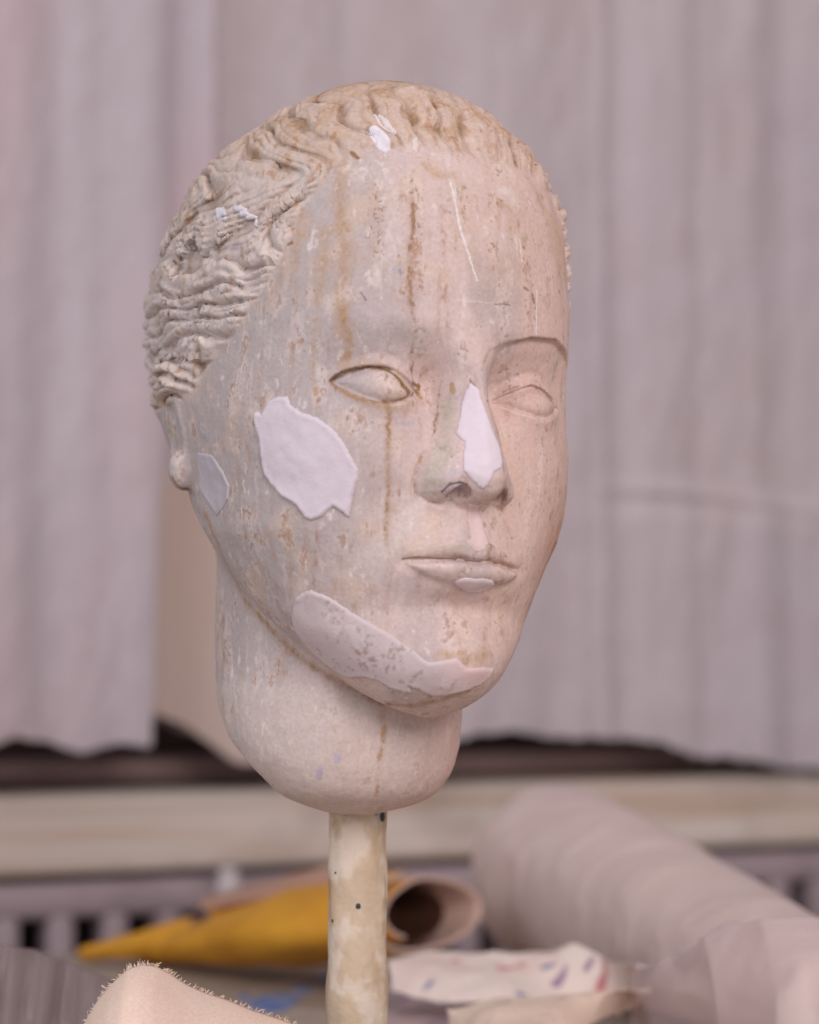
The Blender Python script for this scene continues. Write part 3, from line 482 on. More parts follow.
 ([(-66.7,-37.9,-45.5),(-66.2,-37.5,-50.2),(-65.6,-36.9,-55.0)],0.9,(0.8, 0.74, 0.74),0.7,1),
 ([(-48.6,2.8,-104.2),(-48.6,1.5,-108.2),(-48.6,-0.1,-112.1),(-48.6,-1.8,-116.1),(-48.7,-3.4,-120.0),(-48.6,-4.8,-123.9),(-48.3,-5.5,-127.9),(-47.8,-5.8,-131.8),(-47.2,-6.0,-135.7),(-46.2,-5.4,-139.6)],1.4,(0.8, 0.74, 0.74),0.6,1),
 ([(-45.2,-20.9,-123.4),(-45.1,-21.1,-127.3),(-44.9,-21.1,-131.2),(-44.6,-21.0,-135.1),(-44.2,-20.6,-139.0),(-43.4,-19.6,-142.9),(-42.3,-17.8,-146.8),(-40.2,-14.0,-150.9)],2,(0.8, 0.74, 0.74),0.4,1),
 ([(-39.7,-80.5,72.0),(-39.1,-82.1,68.0),(-38.3,-83.4,64.1),(-39.5,-83.6,60.1),(-40.7,-83.8,56.1),(-40.2,-84.9,51.3),(-39.7,-86.0,46.5)],9,(0.3, 0.17, 0.09),0.75,3),
 ([(-25.4,-88.8,65.1),(-25.0,-89.7,61.2),(-24.6,-90.7,57.3),(-24.2,-91.5,53.5),(-24.8,-91.9,49.5),(-25.4,-92.3,45.6),(-26.0,-92.6,41.7),(-25.3,-93.3,37.0),(-24.4,-93.7,32.3)],4.5,(0.42, 0.23, 0.16),0.7,3),
 ([(-49.5,-73.6,69.8),(-49.4,-74.7,65.8),(-49.3,-75.8,61.8),(-49.1,-76.9,57.9),(-48.9,-77.9,54.0),(-49.2,-78.3,50.1),(-49.6,-78.7,46.2),(-49.9,-79.1,42.3),(-50.2,-79.5,38.4)],4,(0.3, 0.17, 0.09),0.4,3),
 ([(-34.4,-91.0,-10.0),(-34.3,-91.2,-13.8),(-33.7,-90.5,-17.6),(-33.6,-90.6,-21.5),(-33.6,-90.8,-25.4),(-33.5,-91.0,-29.2),(-33.2,-90.9,-33.1),(-33.0,-90.7,-36.9),(-32.7,-90.5,-40.7),(-32.4,-90.4,-44.6),(-32.2,-90.3,-48.4),(-32.1,-90.4,-52.3),(-32.1,-90.7,-56.1),(-32.0,-90.9,-60.0),(-31.9,-90.9,-63.8)],2.5,(0.3, 0.17, 0.09),0.5,3),
 ([(-45.7,-73.6,78.0),(-42.9,-76.5,76.5),(-40.0,-79.1,75.1),(-36.9,-81.5,73.7),(-33.7,-83.7,72.4),(-33.2,-85.2,67.9),(-32.6,-86.4,63.5),(-32.0,-87.7,59.1),(-31.4,-88.8,54.8),(-32.9,-88.8,50.8),(-34.4,-88.8,46.8),(-35.9,-88.7,42.8),(-37.3,-88.5,38.9),(-38.6,-88.2,35.0),(-41.8,-86.4,33.3),(-44.8,-84.3,31.7),(-47.8,-82.1,30.1),(-50.6,-79.7,28.5),(-53.3,-77.0,27.0)],8,(0.72, 0.64, 0.61),0.4,1),
 ([(-20.0,-93.4,-46.3),(-21.9,-93.3,-50.2),(-24.0,-93.4,-54.0),(-26.0,-93.6,-57.9),(-27.8,-93.3,-61.8),(-30.9,-91.5,-64.4),(-33.7,-89.2,-67.0),(-36.3,-86.4,-69.6)],12,(0.7, 0.63, 0.6),0.4,0),
 ([(3.3,-79.1,96.2),(7.2,-80.3,93.9),(11.3,-81.2,91.8),(15.7,-81.8,89.7),(19.6,-83.1,86.2),(24.0,-83.7,82.8)],7,(0.72, 0.58, 0.5),0.4,0),
 ([(-19.9,-68.0,106.3),(-18.9,-72.5,101.7),(-17.6,-76.4,97.3),(-15.0,-79.8,93.2),(-12.0,-82.6,89.3)],4,(0.47, 0.3, 0.18),0.4,1),
 ([(-55.9,-41.8,97.5),(-56.0,-50.9,92.0),(-54.9,-57.6,87.1),(-53.0,-62.4,84.6),(-50.8,-66.6,82.3)],5,(0.47, 0.3, 0.18),0.45,0),
 ([(-39.3,-42.3,112.0),(-36.9,-46.0,112.2),(-34.2,-49.1,112.5),(-31.1,-51.6,113.0),(-27.8,-53.6,113.7),(-25.0,-56.8,113.0),(-22.0,-59.3,112.5),(-18.7,-61.4,112.2),(-15.1,-63.1,112.0)],6,(0.47, 0.3, 0.18),0.4,0),
 ([(-62.1,-56.7,70.6),(-61.3,-59.7,66.4),(-60.3,-62.3,62.3),(-62.2,-60.3,57.6),(-64.0,-58.1,52.8)],4,(0.47, 0.3, 0.18),0.6,1),
 ([(-65.0,-23.7,91.4),(-66.1,-33.2,85.6)],5,(0.47, 0.3, 0.18),0.4,0),
 ([(-19.8,-85.3,81.9),(-16.4,-87.2,78.2),(-10.2,-87.9,78.6)],4,(0.47, 0.3, 0.18),0.5,0),
 ([(-65.1,-57.7,-21.7),(-64.5,-58.0,-25.4),(-63.8,-58.3,-29.2),(-63.1,-58.6,-32.9),(-62.4,-58.9,-36.7),(-61.5,-59.7,-40.4),(-60.6,-60.7,-44.2),(-59.9,-61.8,-48.0)],4,(0.5, 0.46, 0.45),0.3,0),
]
# ------------------------------------------------------------------ materials
def lin(r, g, b):
    f = lambda c: (c / 255 / 12.92) if c / 255 <= .04045 else ((c / 255 + .055) / 1.055) ** 2.4
    return (f(r), f(g), f(b), 1)
def mat(name, col, rough=.7, spec=.3, noise=None, bump=None, dark=None, sheen=0, coords='Object', trans=0, alpha=1, metal=0):
    "principled material: noise = (scale, second colour, amount, detail), bump = (scale, strength, distance)"
    m = bpy.data.materials.new(name); m.use_nodes = True; nt = m.node_tree; N = nt.nodes; L = nt.links
    p = N['Principled BSDF']; p.inputs['Base Color'].default_value = col; p.inputs['Roughness'].default_value = rough
    p.inputs['Specular IOR Level'].default_value = spec; p.inputs['Metallic'].default_value = metal
    if trans: p.inputs['Transmission Weight'].default_value = trans
    if alpha < 1: p.inputs['Alpha'].default_value = alpha
    if sheen: p.inputs['Sheen Weight'].default_value = sheen
    tc = N.new('ShaderNodeTexCoord')
    last = None
    for k, nz in enumerate(noise or []):
        sc, c2, amt, det, thr = nz
        mp = N.new('ShaderNodeMapping'); mp.inputs['Scale'].default_value = sc if isinstance(sc, tuple) else (sc, sc, sc); mp.inputs['Location'].default_value = (k * 3.1, k * 1.7, k)
        L.new(tc.outputs[coords], mp.inputs[0]); n = N.new('ShaderNodeTexNoise'); n.inputs['Scale'].default_value = 1; n.inputs['Detail'].default_value = det
        L.new(mp.outputs[0], n.inputs['Vector'])
        r = N.new('ShaderNodeValToRGB'); r.color_ramp.elements[0].position = thr[0]; r.color_ramp.elements[1].position = thr[1]
        r.color_ramp.elements[1].color = (amt, amt, amt, 1); r.color_ramp.elements[0].color = (0, 0, 0, 1)
        L.new(n.outputs[0], r.inputs[0]); mx = N.new('ShaderNodeMix'); mx.data_type = 'RGBA'
        L.new(r.outputs[0], mx.inputs[0]); mx.inputs[6].default_value = col; mx.inputs[7].default_value = c2
        if last: L.new(last, mx.inputs[6])
        last = mx.outputs[2]
    if last: L.new(last, p.inputs['Base Color'])
    prev = None
    for sc, st, dist in (bump or []):
        mp = N.new('ShaderNodeMapping'); mp.inputs['Scale'].default_value = sc if isinstance(sc, tuple) else (sc, sc, sc)
        L.new(tc.outputs[coords], mp.inputs[0]); n = N.new('ShaderNodeTexNoise'); n.inputs['Scale'].default_value = 1; n.inputs['Detail'].default_value = 4
        L.new(mp.outputs[0], n.inputs['Vector']); b = N.new('ShaderNodeBump'); b.inputs['Strength'].default_value = st; b.inputs['Distance'].default_value = dist
        L.new(n.outputs[0], b.inputs['Height'])
        if prev: L.new(prev, b.inputs['Normal'])
        prev = b.outputs[0]
    if prev: L.new(prev, p.inputs['Normal'])
    return m
def attr_mat(name, rough=.62, vary=.1):
    m = mat(name, (1, 1, 1, 1), rough, .28, bump=[(300, .3, .0008), (1300, .25, .0004)])
    nt = m.node_tree; a = nt.nodes.new('ShaderNodeAttribute'); a.attribute_name = 'paint'
    tc = nt.nodes.new('ShaderNodeTexCoord'); n = nt.nodes.new('ShaderNodeTexNoise'); n.inputs['Scale'].default_value = 650; n.inputs['Detail'].default_value = 5
    nt.links.new(tc.outputs['Object'], n.inputs['Vector'])
    r = nt.nodes.new('ShaderNodeMapRange'); r.inputs[1].default_value = .25; r.inputs[2].default_value = .75; r.inputs[3].default_value = 1 - vary; r.inputs[4].default_value = 1 + vary
    nt.links.new(n.outputs[0], r.inputs[0])
    mx = nt.nodes.new('ShaderNodeMix'); mx.data_type = 'RGBA'; mx.blend_type = 'MULTIPLY'; mx.inputs[0].default_value = 1
    nt.links.new(a.outputs['Color'], mx.inputs[6]); nt.links.new(r.outputs[0], mx.inputs[7])
    nt.links.new(mx.outputs[2], nt.nodes['Principled BSDF'].inputs['Base Color'])
    return m

def paint(P):
    "colour of the worn plaster at head-frame points: stains, dirt, chips, old paint and painted shade at the ear"
    x, y, z = P[:, 0], P[:, 1], P[:, 2]; n = len(P)
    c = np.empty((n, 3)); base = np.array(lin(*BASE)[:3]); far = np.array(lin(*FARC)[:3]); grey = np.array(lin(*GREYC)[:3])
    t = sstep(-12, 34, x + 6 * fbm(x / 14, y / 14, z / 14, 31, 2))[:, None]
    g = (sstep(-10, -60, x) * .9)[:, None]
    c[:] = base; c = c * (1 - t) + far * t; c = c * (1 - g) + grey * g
    def lay(col, a): 
        nonlocal c
        a = np.clip(a, 0, 1)[:, None]; c = c * (1 - a) + np.array(col) * a
    b1 = fbm(x / 16, y / 16, z / 20, 41, 3); b2 = fbm(x / 6, y / 6, z / 9, 42, 3); b3 = fbm(x / 2.2, y / 2.2, z / 3.4, 43, 3)
    dr = fbm(x / 3.4, y / 3.4, z / 42, 44, 3); f1 = fbm(x / .9, y / .9, z / 1.1, 45, 2)
    near = sstep(40, 5, x)
    lay(lin(176, 164, 166)[:3], sstep(.1, .8, b1) * .45 * (.3 + .7 * near))
    lay(lin(216, 188, 164)[:3], sstep(.1, .9, -b1 + .4 * b2) * .36)
    lay(lin(226, 212, 208)[:3], sstep(.25, .8, b2 + .3 * b3) * .4)
    lay(lin(178, 146, 124)[:3], sstep(.4, 1.0, dr + .3 * b3) * .32)
    lay(lin(224, 210, 206)[:3], sstep(.45, .9, -dr + .5 * b3) * .28)
    lay(lin(160, 124, 104)[:3], sstep(.38, .85, b3 * .7 + b2 * .5) * .6 * (.3 + .7 * near))
    lay(lin(206, 170, 132)[:3], sstep(.15, .7, b1 + .5 * b2) * sstep(20, 70, z) * .35)
    lay(lin(232, 222, 222)[:3], sstep(.72, .95, b3 - .25 * b2) * .5 * near)
    # far side: rubbed marks, then a browner far jaw and cheek edge
    lay(lin(180, 140, 124)[:3], sstep(.3, .9, b2 + dr * .3) * .28 * (1 - near))
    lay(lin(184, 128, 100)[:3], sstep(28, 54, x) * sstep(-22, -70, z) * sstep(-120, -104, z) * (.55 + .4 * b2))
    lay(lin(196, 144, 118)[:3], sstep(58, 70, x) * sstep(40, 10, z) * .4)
    lay(lin(136, 94, 78)[:3], sstep(.5, .75, f1 * .6 + b3 * .5) * .4 * (1 - near))
    lay(lin(150, 108, 88)[:3], sstep(.66, .9, f1 * .7 + .4 * b2) * .6)
    # hair
    hm = hair_mask(x, y, z) * (y > -200)
    inh = sstep(-3, 2, hm)
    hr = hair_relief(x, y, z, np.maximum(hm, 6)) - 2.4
    lay(lin(*HAIRC)[:3], inh * .55)
    lay(lin(190, 150, 112)[:3], inh * sstep(70, 108, z) * (.28 + .4 * sstep(-.2, .7, b2)) * (1 - .4 * t[:, 0]))
    lay(lin(196, 184, 182)[:3], inh * sstep(70, 20, z) * .5)
    lay(lin(222, 210, 206)[:3], inh * sstep(85, 35, z) * (.3 + .3 * sstep(-.2, .6, b1)))
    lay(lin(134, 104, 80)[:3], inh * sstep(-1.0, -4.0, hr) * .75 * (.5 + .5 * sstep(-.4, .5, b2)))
    lay(lin(168, 122, 82)[:3], inh * sstep(.35, .8, b3 + .3 * b2) * .5)
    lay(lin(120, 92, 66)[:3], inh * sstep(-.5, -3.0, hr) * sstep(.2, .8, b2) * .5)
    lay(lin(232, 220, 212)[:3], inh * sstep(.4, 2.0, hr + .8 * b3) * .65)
    # neck: pale, greyer
    nk = sstep(-112, -122, z) * (1 - sstep(-70, -80, y))
    lay(lin(210, 198, 192)[:3], nk * .45 * (1 - t[:, 0]))
    lay(lin(216, 180, 170)[:3], nk * .4 * t[:, 0])
    for pts, w_, col, s, mode in STROKES:
        A = np.array(pts); wob = .55 if mode in (0, 1) and w_ > .9 else .15; lo = A.min(0) - w_ * 1.6 - 3; hi = A.max(0) + w_ * 1.6 + 3
        ix = np.where(np.all((P > lo) & (P < hi), axis=1))[0]
        if not len(ix): continue
        Q = P[ix] + wob * np.c_[fbm(x[ix] / 2.2, y[ix] / 2.2, z[ix] / 2.2, 81, 2), fbm(x[ix] / 2.2, y[ix] / 2.2, z[ix] / 2.2, 83, 2), 0 * x[ix]]; dm = np.full(len(ix), 1e9)
        for p, q in zip(A[:-1], A[1:]):
            v = q - p; tt = np.clip(((Q - p) @ v) / max(v @ v, 1e-6), 0, 1); dm = np.minimum(dm, np.linalg.norm(Q - p - tt[:, None] * v, axis=1))
        r = w_ / 2; nb, nf = b3[ix], f1[ix]
        if mode == 0: a = np.exp(-(dm / r / .9) ** 2) * (.75 + .35 * nb)
        elif mode == 1: a = sstep(r * 1.4, r * .4, dm + r * .6 * nf) * (.2 + .8 * sstep(-.1, .5, nf * .7 + .7 * nb))
        elif mode == 2: a = sstep(r * 1.2, r * .7, dm + r * .18 * nf)
        else:
            qq = vnoise(Q[:, 0] / .95, Q[:, 1] / .95, Q[:, 2] / .95, 61); a = np.exp(-(dm / r / .8) ** 2) * sstep(.16, .05, np.abs(qq - .45)) * sstep(-.3, .4, nb + .4) + .18 * np.exp(-(dm / r / .8) ** 2)
        a = np.clip(a * 1.2, 0, 1) * min(1, s * 1.15)
        c[ix] = c[ix] * (1 - a[:, None]) + np.array(col) * a[:, None]
    return np.clip(c, 0, 1)
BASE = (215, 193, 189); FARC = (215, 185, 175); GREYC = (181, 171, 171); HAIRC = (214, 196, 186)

# ------------------------------------------------------------------ linking and tagging
def tag(o, label=None, cat=None, group=None, kind=None):
    if label: o['label'] = label
    if cat: o['category'] = cat
    if group: o['group'] = group
    if kind: o['kind'] = kind
    return o
def link(name, me, m=None, parent=None):
    o = bpy.data.objects.new(name, me); COL.objects.link(o)
    if m: me.materials.append(m)
    if parent is not None: o.parent = parent
    return o
def empty(name, loc, rz=0):
    o = bpy.data.objects.new(name, None); COL.objects.link(o); o.location = loc; o.rotation_euler = (0, 0, rz); o.empty_display_size = .02
    return o
def color_attr(me, C):
    a = me.color_attributes.new('paint', 'FLOAT_COLOR', 'POINT'); a.data.foreach_set('color', np.c_[C, np.ones(len(C))].astype(np.float32).ravel())

def resample(pts, step):
    out = []
    for a, b in zip(pts, np.roll(pts, -1, axis=0)):
        k = max(1, int(np.linalg.norm(b - a) / step)); out += [a + (b - a) * i / k for i in range(k)]
    return np.array(out)
def poly_inside(px, py, U):
    c = np.zeros(len(px), bool); j = len(U) - 1
    for i in range(len(U)):
        xi, yi = U[i]; xj, yj = U[j]
        c ^= ((yi > py) != (yj > py)) & (px < (xj - xi) * (py - yi) / (yj - yi + 1e-12) + xi); j = i
    return c
def plaster_patch(name, outline, thick, step=.8, axis=None, seed=0, jag=.35):
    "a thin layer of plaster whose underside follows the head"
    A = np.array(outline, float); cen = A.mean(0)
    if axis is None:
        f, G = grad(A); axis = (G / np.linalg.norm(G, axis=1)[:, None]).mean(0)
    ax = np.array(axis, float); ax /= np.linalg.norm(ax)
    u = np.cross(ax, (0, 0, 1)); u /= np.linalg.norm(u); v = np.cross(u, ax)
    U = np.c_[(A - cen) @ u, (A - cen) @ v]
    U = resample(U, step * .8)
    U = U + jag * np.c_[vnoise(U[:, 0] / 1.1, U[:, 1] / 1.1, np.full(len(U), seed + .5), 71), vnoise(U[:, 0] / 1.1, U[:, 1] / 1.1, np.full(len(U), seed + 7.5), 72)]
    lo = U.min(0); hi = U.max(0)
    gx, gy = np.meshgrid(np.arange(lo[0], hi[0], step), np.arange(lo[1], hi[1], step)); gx = gx.ravel(); gy = gy.ravel()
    ins = poly_inside(gx, gy, U)
    G2 = np.c_[gx[ins], gy[ins]]
    d = np.sqrt(((G2[:, None, :] - U[None, ::2, :]) ** 2).sum(2)).min(1); G2 = G2[d > step * .55]
    pts = np.concatenate([U, G2]); nU = len(U)
    V2, E2, F2, *_ = delaunay_2d_cdt([Vector(p) for p in pts.tolist()], [(i, (i + 1) % nU) for i in range(nU)], [], 1, 1e-5)
    W = np.array([tuple(q) for q in V2])
    P = cen + W[:, :1] * u + W[:, 1:] * v + ax * 16
    for _ in range(70):
        f = head_sdf(P); P = P - ax * np.clip(f * .55, -2, 3)[:, None]
    f, G = grad(P); Nn = G / (np.linalg.norm(G, axis=1)[:, None] + 1e-9)
    T = np.array([list(t_) for t_ in F2])
    dd = np.sqrt(((W[:, None, :] - U[None, :, :]) ** 2).sum(2)).min(1)
    th = thick * sstep(-.3, .8, dd) * (1 + .3 * np.exp(-((dd - 1) / 1.0) ** 2)) + (.22 if thick > .7 else .08) * fbm(P[:, 0] / 7, P[:, 1] / 7, P[:, 2] / 7, 77 + seed, 2)
    topv = P + Nn * (np.maximum(th, .15) + .25 * (dd < .01) * 0)[:, None]
    rim = np.where(dd < 1e-3)[0]
    # boundary edges
    from collections import Counter
    cnt = Counter(); dirn = {}
    for t_ in T:
        for a, b in ((t_[0], t_[1]), (t_[1], t_[2]), (t_[2], t_[0])):
            cnt[frozenset((a, b))] += 1; dirn[frozenset((a, b))] = (a, b)
    be = [dirn[k] for k, c_ in cnt.items() if c_ == 1]
    ring = sorted({a for e in be for a in e}); mp = {a: len(W) + i for i, a in enumerate(ring)}
    low = P[ring] - Nn[ring] * .8
    allv = np.concatenate([topv, low])
    q = [[b, a, mp[a]] for a, b in be] + [[b, mp[a], mp[b]] for a, b in be]
    T = np.concatenate([T, np.array(q)])
    return allv, T, np.concatenate([dd, np.zeros(len(ring))]), np.concatenate([P, low])
# ------------------------------------------------------------------ the room: an oblique wall with sill, radiator and hung cloth
WA = math.radians(25); WT = Vector((math.cos(WA), math.sin(WA), 0)); WN = Vector((math.sin(WA), -math.cos(WA), 0)); W0 = Vector((0, 2.125, 0))
def wp(s, z, off=0): return W0 + WT * s + WN * off + Vector((0, 0, z))
def wall_px(px, py, off=0):
    "(along, height) on the wall plane moved out by off, for a pixel"
    c = Vector((0, 0, CAM_Z)); d = at(px, py, 1.0) - c; o = W0 + WN * off
    t = (o - c).dot(WN) / d.dot(WN); p = c + d * t
    return (p - o).dot(WT), p.z
def plane_px(px, py, z):
    c = Vector((0, 0, CAM_Z)); d = at(px, py, 1.0) - c; return c + d * ((z - CAM_Z) / d.z)
class MB:
    def __init__(s): s.b = bmesh.new()
    def box(s, c, size, R=None, bev=0):
        r = bmesh.ops.create_cube(s.b, size=1); vs = r['verts']
        M = Matrix.Translation(c) @ (R.to_4x4() if R else Matrix.Identity(4)) @ Matrix.Diagonal((*size, 1))
        bmesh.ops.transform(s.b, matrix=M, verts=vs)
        if bev:
            es = list({e for v in vs for e in v.link_edges})
            bmesh.ops.bevel(s.b, geom=es, offset=bev, segments=3, profile=.5, affect='EDGES')
        return s
    def done(s, name, m, parent=None, smooth=False):
        me = bpy.data.meshes.new(name); s.b.normal_update(); s.b.to_mesh(me); s.b.free()
        if smooth:
            for p in me.polygons: p.use_smooth = True
        return link(name, me, m, parent)
def grid_mesh(name, P, m, parent=None, thick=0, wrap=False, m2=None):
    "P: rows x cols x 3 array"
    r, c = P.shape[:2]; V_ = P.reshape(-1, 3); q = []
    for i in range(r - 1):
        for j in range(c if wrap else c - 1):
            a = i * c + j; b = i * c + (j + 1) % c; q.append((a, b, b + c, a + c))
    me = np_mesh(name, V_, np.array(q)); o = link(name, me, m, parent)
    if thick:
        if m2: me.materials.append(m2)
        md = o.modifiers.new('thickness', 'SOLIDIFY'); md.thickness = thick; md.offset = 0
        if m2: md.material_offset = 1
    return o
WR = Matrix((WT, -WN, Vector((0, 0, 1)))).transposed()       # local x along the wall, y into it

m_wall = mat('plaster_wall', lin(150, 138, 132), .9, .1, noise=[(3, lin(120, 108, 100), .5, 4, (.4, .7))])
m_floor = mat('floor_boards', lin(110, 92, 78), .7, .2, noise=[((2, 20, 1), lin(70, 55, 45), .6, 4, (.4, .7))])
o = MB().box(W0 + WN * -.35 + Vector((0, 0, 1.25)), (5.0, .1, 2.5), WR).done('wall_back', m_wall); tag(o, kind='structure')
o = MB().box((0, 1.2, -.05), (5.0, 5.0, .1)).done('floor', m_floor); tag(o, kind='structure')
# dark lower rail and frame of the window behind the cloth
zs = CAM_Z - .1265                                           # top of the sill
m_dark = mat('dark_window_frame', lin(74, 52, 50), .55, .3, noise=[((3, 3, 30), lin(46, 32, 32), .7, 3, (.4, .65))])
m_dark2 = mat('brown_rail', lin(150, 126, 122), .6, .3, noise=[((2, 2, 40), lin(70, 50, 48), .7, 3, (.4, .65))])
b = MB().box(wp(0, zs + .55, -.26), (3.2, .06, 1.12), WR)
b.done('window_1', m_dark)
tag(bpy.data.objects['window_1'], kind='structure')
o = MB().box(wp(0, zs + .016, -.075), (3.2, .04, .020), WR, .004).box(wp(0, zs + .003, -.115), (3.2, .06, .006), WR, .003).done('window_rail', m_dark2, bpy.data.objects['window_1'])
# sill
m_sill = mat('worn_sill_paint', lin(234, 220, 212), .6, .3, noise=[((3, 3, 60), lin(208, 176, 152), .7, 3, (.38, .62)), (9, lin(150, 130, 118), .5, 5, (.52, .7)), ((5, 5, 90), lin(222, 212, 202), .7, 2, (.5, .7))], bump=[(30, .3, .002)])
o = MB().box(wp(0, zs - .0325, -.145), (3.4, .29, .065), WR, .008).done('trim_1', m_sill); tag(o, kind='structure')
m_under = mat('wall_under_sill', lin(120, 106, 108), .8, .15, noise=[(12, lin(80, 68, 70), .6, 4, (.4, .7))])
o = MB().box(wp(0, (zs - .065) / 2, -.20), (3.4, .2, zs - .065), WR).done('wall_under_sill', m_under); o.name = 'wall_lower'; tag(o, kind='structure')
# radiator
m_rad = mat('radiator_paint', lin(176, 158, 164), .45, .4, noise=[(14, lin(130, 112, 118), .6, 4, (.45, .7))])
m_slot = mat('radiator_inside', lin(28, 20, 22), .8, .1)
rad = empty('radiator', wp(0, .28, -.03), WA)
tag(rad, 'grey ribbed radiator below the window sill, dark slots between its columns', 'radiator')
ri = Matrix.Rotation(-WA, 4, 'Z')
def lw(s, z, off): return Vector((s, -off, z))               # local coordinates inside the radiator
ztop = zs - .066
def rbox(name, m, cs, sz, bev=0, parent=rad):
    q = MB()
    for c in cs: q.box(c, sz, None, bev)
    o = q.done(name, m, parent, bev > 0); return o
zl = lambda z: z - .28
rbox('top_rail', m_rad, [(0, 0, zl(ztop - .020))], (1.9, .055, .030), .009)
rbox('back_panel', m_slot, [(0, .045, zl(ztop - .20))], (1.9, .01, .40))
s0, _ = wall_px(53, 930, -.03)
k0 = int((s0 + .93) / .0462)
for k in range(40):
    s = s0 + (k - k0) * .0462
    if abs(s) > .94: continue
    q = MB(); q.box((s, -.004, zl(ztop - .21)), (.0235, .05, .36), None, .0085)
    q.done('column', m_rad, rad, True)
rbox('bottom_rail', m_rad, [(0, 0, zl(ztop - .40))], (1.9, .055, .04), .009)
for s in (-.9, .9): rbox('leg', m_rad, [(s, 0, zl((ztop - .42) / 2))], (.03, .05, ztop - .42), .004)

vs_, vz_ = wall_px(222, 884, .0)
vl = bmesh.new()
for z0_, r_, h_ in ((0, .011, .014), (.009, .0085, .010), (-.014, .007, .018)):
    bmesh.ops.create_cone(vl, cap_ends=True, segments=28, radius1=r_, radius2=r_ * .88, depth=h_, matrix=Matrix.Translation((vs_, -.045, zl(vz_) + z0_)))
bmesh.ops.create_cone(vl, cap_ends=True, segments=24, radius1=.006, radius2=.006, depth=.05, matrix=Matrix.Translation((vs_, -.022, zl(vz_) - .018)) @ Matrix.Rotation(math.pi / 2, 4, 'X'))
me_ = bpy.data.meshes.new('valve'); vl.to_mesh(me_); vl.free(); o = link('valve', me_, mat('white_valve', lin(214, 204, 206), .4), rad); o['label'] = 'small white valve head'
# hung cloths
def cloth(name, s_a, s_b, hem, z_top, off, fold, m, nx=260, nz=150, thick=.0012, seed=0):
    S_ = np.linspace(s_a, s_b, nx); hs, hz = zip(*hem)
    H_ = np.interp(S_, hs, hz) + .0025 * fbm(S_ * 60, S_ * 0, S_ * 0 + seed, 3, 3) + .006 * fbm(S_ * 12, S_ * 0, S_ * 0 + seed, 4, 2)
    P = np.empty((nz, nx, 3))
    for i in range(nz):
        t = (i / (nz - 1)); Zr = H_ + (z_top - H_) * t ** 1.1
        d = off + fold(S_, Zr)
        for j in range(3): P[i, :, j] = W0[j] + WT[j] * S_ + WN[j] * d
        P[i, :, 2] = Zr
    return grid_mesh(name, P, m, thick=thick)
def V3(f, S_, Z_, sd): return vnoise(S_ * f[0], Z_ * f[1], S_ * 0 + sd, sd)
def fold_main(S_, Z_):
    r = .004 * np.sin(S_ * 30 + .9 * np.sin(Z_ * 4)) + .0022 * np.sin(S_ * 71 + 2 + .6 * Z_) + .008 * V3((4, 1.0), S_, Z_, 3) + .0036 * V3((26, 7), S_, Z_, 7) + .0015 * V3((70, 30), S_, Z_, 9)
    s1, z1 = wall_px(700, 502, .02)
    r = r + .006 * np.exp(-((Z_ - z1 - .01 * np.sin(S_ * 9)) / .006) ** 2) * sstep(.16, .22, S_) + .006 * sstep(z1 + .004, z1 - .02, Z_) * sstep(.14, .24, S_)
    sa, za = wall_px(600, 400, .02); r = r + .005 * np.exp(-((S_ - sa) / .008) ** 2)
    for px_, w_, a_ in ((640, .012, .007), (693, .010, -.006), (752, .014, .007), (785, .01, -.005), (535, .02, .006), (480, .016, -.004)):
        sx, _ = wall_px(px_, 300, .02); r = r + .45 * a_ * np.exp(-((S_ - sx) / w_) ** 2)
    return r
def fold_left(S_, Z_):
    r = .004 * np.sin(S_ * 45 + 1.0) + .002 * np.sin(S_ * 118 + .4 * Z_) + .007 * V3((7, 1), S_, Z_, 13) + .0025 * V3((40, 8), S_, Z_, 17) + .001 * V3((90, 40), S_, Z_, 19)
    sx, _ = wall_px(208, 300, .05); r = r + .008 * np.exp(-((S_ - sx) / .008) ** 2) - .007 * np.exp(-((S_ - sx + .022) / .012) ** 2)
    return r
m_cloth = mat('pale_mauve_sheet', lin(208, 200, 212), .95, .05, noise=[((2.2, 2.2, 3), lin(212, 200, 202), .8, 2, (.42, .62)), ((420, 420, 60), lin(190, 174, 180), .35, 2, (.35, .65)), ((60, 60, 460), lin(196, 182, 186), .3, 2, (.35, .65)), (14, lin(196, 178, 180), .4, 4, (.45, .7))], bump=[((300, 300, 700), .25, .0008), (40, .4, .004)])
m_cloth2 = mat('pale_grey_sheet', lin(204, 195, 202), .95, .05, noise=[((5, 5, 1.5), lin(214, 186, 190), .8, 2, (.42, .62)), ((420, 420, 60), lin(188, 174, 182), .35, 2, (.35, .65)), ((60, 60, 460), lin(190, 178, 184), .3, 2, (.35, .65))], bump=[((300, 300, 700), .25, .0008), (40, .3, .004)])
m_cloth3 = mat('beige_sheet', lin(206, 186, 177), .95, .05, noise=[((9, 9, 3), lin(190, 166, 156), .6, 3, (.42, .62))], bump=[((300, 300, 700), .2, .0008)])
hem_m = [wall_px(*p, .02) for p in [(120, 716), (148, 722), (180, 735), (210, 748), (240, 758), (300, 764), (380, 752), (465, 740), (560, 738), (640, 736), (700, 754), (750, 767), (819, 765), (900, 760), (1000, 765)]]
hem_l = [wall_px(*p, .055) for p in [(-220, 748), (-60, 750), (0, 746), (40, 741), (80, 749), (120, 742), (150, 745), (214, 742)]]
sL, _ = wall_px(216, 400, .055); sM, _ = wall_px(150, 400, .02); sR, _ = wall_px(1020, 400, .02); s0_, _ = wall_px(-230, 400, .055)
o = cloth('hanging_sheet', sM, sR, hem_m, CAM_Z + .62, .02, fold_main, m_cloth, 420, 200)
tag(o, 'wide pale mauve fabric sheet hanging behind the head and to its right, wavy lower hem', 'curtain')
